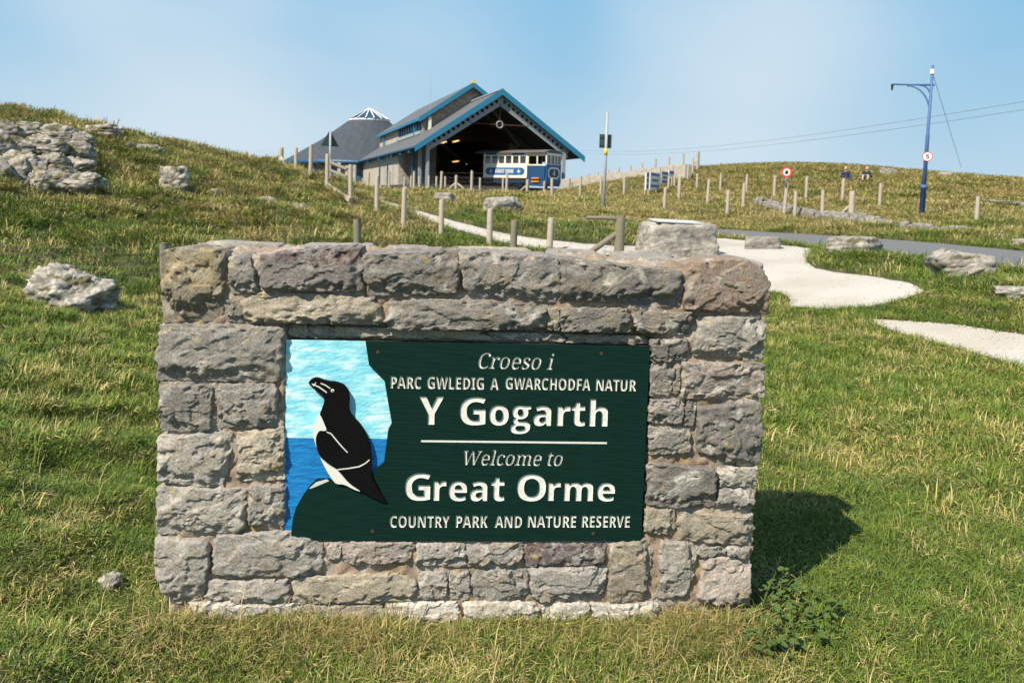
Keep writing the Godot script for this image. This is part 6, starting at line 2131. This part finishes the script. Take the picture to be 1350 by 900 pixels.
func make_people():
	var a := Vector3(SITTER_A.x, top_of(SITTER_A.x, SITTER_A.z), SITTER_A.z)
	var b := Vector3(SITTER_B.x, top_of(SITTER_B.x, SITTER_B.z), SITTER_B.z)
	make_person("person in navy jacket with white hair, left of two sitting on the hill", a, -0.25, Color(0.012, 0.02, 0.06), Color(0.02, 0.03, 0.08), Color(0.55, 0.52, 0.48), -1.0, false)
	make_person("person in dark jacket and pale trousers, right of two sitting on the hill", b, -0.45, Color(0.014, 0.018, 0.03), Color(0.36, 0.30, 0.21), Color(0.05, 0.025, 0.015), 0.5, true)
	var s := Shape.new()
	s.box(Vector3.ZERO, Vector3(0.42, 0.16, 0.3), Basis(Vector3.UP, 0.3))
	var o := MeshInstance3D.new()
	s = Shape.new(true)
	for k in 3:
		s.tube([Vector3(-0.24, 0.07 + k * 0.02, -0.05 + k * 0.05), Vector3(-0.1, 0.11, k * 0.03), Vector3(0.1, 0.1, k * 0.03), Vector3(0.24, 0.06, -0.02 + k * 0.04)], [0.03, 0.08, 0.08, 0.03], 10)
	o = part("bundled_coat", s.done(), matte(lin(0.11, 0.03, 0.045), 0.9), self)
	o.position = (a + b) * 0.5 + Vector3(0.05, 0.02, 0.15)
	tag(o, "dark red bundled coat lying between the two sitting people", "coat")

# ---------------------------------------------------------------- leafy weeds at the wall's right foot
func make_weeds():
	var leaf := Shape.new(true)
	var pts := [[0.0, 0.0], [0.35, 0.12], [0.7, 0.3], [0.55, 0.62], [0.62, 0.8], [0.3, 0.95], [0.0, 1.15]]
	for k in pts.size() - 1:
		for sx in [-1.0, 1.0]:
			var a := Vector3(pts[k][0] * 0.5 * sx, 0.10 * pts[k][0], pts[k][1])
			var b := Vector3(pts[k + 1][0] * 0.5 * sx, 0.10 * pts[k + 1][0], pts[k + 1][1])
			var m0 := Vector3(0, -0.05 * sin(pts[k][1] * 2.0), pts[k][1])
			var m1 := Vector3(0, -0.05 * sin(pts[k + 1][1] * 2.0), pts[k + 1][1])
			leaf.tri_out(a, b, m1, Vector3(0, -5, 0))
			leaf.tri_out(a, m1, m0, Vector3(0, -5, 0))
	var lm := leaf.done()
	var spots := [[1.12, -0.02, 0.30, "tallest leafy green weed against the wall's right end"], [1.23, -0.12, 0.26, "bushy green weed at the edge of the wall's shadow"], [1.16, 0.16, 0.24, "low green weed in front of the wall's right corner"], [1.30, 0.06, 0.20, "small green weed farthest right of the wall's foot"], [1.05, 0.24, 0.16, "smallest green weed nearest the camera at the wall's right foot"]]
	for k in spots.size():
		var d: Array = spots[k]
		var p := wall_frame * Vector3(d[0], 0, d[1])
		p.y = top_of(p.x, p.z)
		var t := thing("leafy_weed", d[3], "weed", p, 0.0, "weeds at the wall foot")
		var n := 46
		var s := Shape.new(true)
		for i in n:
			var a := rng.randf() * TAU
			var h: float = d[2] * rng.randf_range(0.08, 0.42)
			var rad: float = d[2] * rng.randf_range(0.1, 0.5)
			var e := Vector3(cos(a) * rad, h, sin(a) * rad)
			if i % 3 == 0:
				s.tube([Vector3.ZERO, Vector3(e.x * 0.4, h * 0.6, e.z * 0.4), e], [0.003, 0.0025, 0.0018], 5)
			var o := part("leaf", lm, M.leaf, t)
			var z := Vector3(cos(a), rng.randf_range(-0.5, 0.35), sin(a)).normalized()
			var x := Vector3.UP.cross(z).normalized()
			o.transform = Transform3D(Basis(x, z.cross(x), z).scaled(Vector3.ONE * rng.randf_range(0.02, 0.038)), e)
		part("stem", s.done(), M.leaf, t)

# ---------------------------------------------------------------- sky
func make_sky() -> Sky:
	var w := 1024
	var h := 512
	var im := Image.create(w, h, false, Image.FORMAT_RGBF)
	var n1 := noise(1.1, 5, 71)
	var n2 := noise(0.55, 3, 72)
	for y in h:
		var el := PI * (0.5 - (y + 0.5) / h)
		var up := clampf(sin(el), 0.0, 1.0)
		var base := Color(0.37, 0.535, 0.655).lerp(Color(0.18, 0.425, 0.64), smoothstep(0.0, 0.25, up))
		base = base.lerp(Color(0.075, 0.20, 0.45), smoothstep(0.2, 0.95, up))
		for x in w:
			var az := TAU * ((x + 0.5) / w - 0.5)
			var c := base
			if el < -0.03:
				c = Color(0.20, 0.21, 0.17)
			else:
				var dir := Vector3(sin(az) * cos(el), sin(el), -cos(az) * cos(el))
				var q := Vector3(dir.x * 1.6, dir.y * 3.0, dir.z * 1.6)
				var veil := n2.get_noise_3d(q.x * 1.3 + CLOUD.x, q.y * 0.5, q.z * 1.3 + CLOUD.y) * 1.1 + n1.get_noise_3d(q.x * 1.5, q.y * 2.5 - q.x * 0.6, q.z * 1.5) * 0.14
				veil = smoothstep(-0.30, 0.72, veil) * 0.74
				c = c.lerp(Color(0.59, 0.665, 0.73), veil)
			im.set_pixel(x, y, c)
	var m := PanoramaSkyMaterial.new()
	m.panorama = ImageTexture.create_from_image(im)
	var sky := Sky.new()
	sky.sky_material = m
	return sky

const CLOUD := Vector2(68.5, 0.5)
const P_WALL_TOP := [3.12, 3.95]

func _ready():
	# camera: a shifted lens, tilted a little down and rolled
	var cam := Camera3D.new()
	cam.name = "camera"
	var lens := CameraAttributesPhysical.new()
	lens.frustum_near = 0.05
	lens.frustum_far = 6000.0
	lens.frustum_focal_length = 29.3
	lens.frustum_focus_distance = 3.0
	lens.exposure_aperture = 7.1
	cam.attributes = lens
	cam.projection = Camera3D.PROJECTION_FRUSTUM
	cam.near = 0.05
	cam.far = 6000.0
	cam.size = 900.0 / 1100.0 * 0.05
	var principal := 262.0 + 1100.0 * tan(TILT)
	cam.frustum_offset = Vector2(0, -(450.0 - principal) / 1100.0 * 0.05)
	cam.transform = Transform3D(Basis(Vector3.RIGHT, -TILT) * Basis(Vector3.BACK, ROLL), Vector3(0, EYE, 0))
	add_child(cam)
	cam.current = true
	# sky, sun, exposure
	var env := Environment.new()
	env.background_mode = Environment.BG_SKY
	env.sky = make_sky()
	env.background_energy_multiplier = 0.82
	env.tonemap_mode = Environment.TONE_MAPPER_LINEAR
	env.tonemap_exposure = 1.5
	env.sdfgi_enabled = true
	env.ssao_enabled = true
	env.ssil_enabled = true
	var we := WorldEnvironment.new()
	we.name = "world_environment"
	we.environment = env
	add_child(we)
	var sun := DirectionalLight3D.new()
	sun.name = "sun"
	sun.light_energy = 1.6
	sun.light_color = Color(1.0, 0.955, 0.88)
	sun.light_angular_distance = 0.5
	sun.shadow_enabled = true
	sun.basis = Basis.looking_at(SUN_TRAVEL.normalized(), Vector3.UP)
	add_child(sun)
	rng.seed = 20240
	wall_frame = Transform3D(Basis(Vector3.UP, WALL_TURN), WALL_POS)
	make_materials()
	relief_setup()
	var upper := note_poly(PATH_UPPER)
	var lower := note_poly(PATH_LOWER)
	var road := note_poly(ROAD)
	make_ground()
	sheet("path", upper, M.path, 0.004, 0.5)
	sheet("lower_path", lower, M.path, 0.004, 0.5)
	sheet("road", road, M.road, 0.010, 0.6)
	setting("road_marking", ribbon(ROAD_EDGE, -0.12, 0.02, 0.018), M.road_line)
	make_shed()
	make_cone()
	make_wall()
	make_sign()
	make_rocks()
	make_fences()
	make_tram()
	make_poles()
	make_people()
	make_weeds()
	make_grass()
	make_litter()
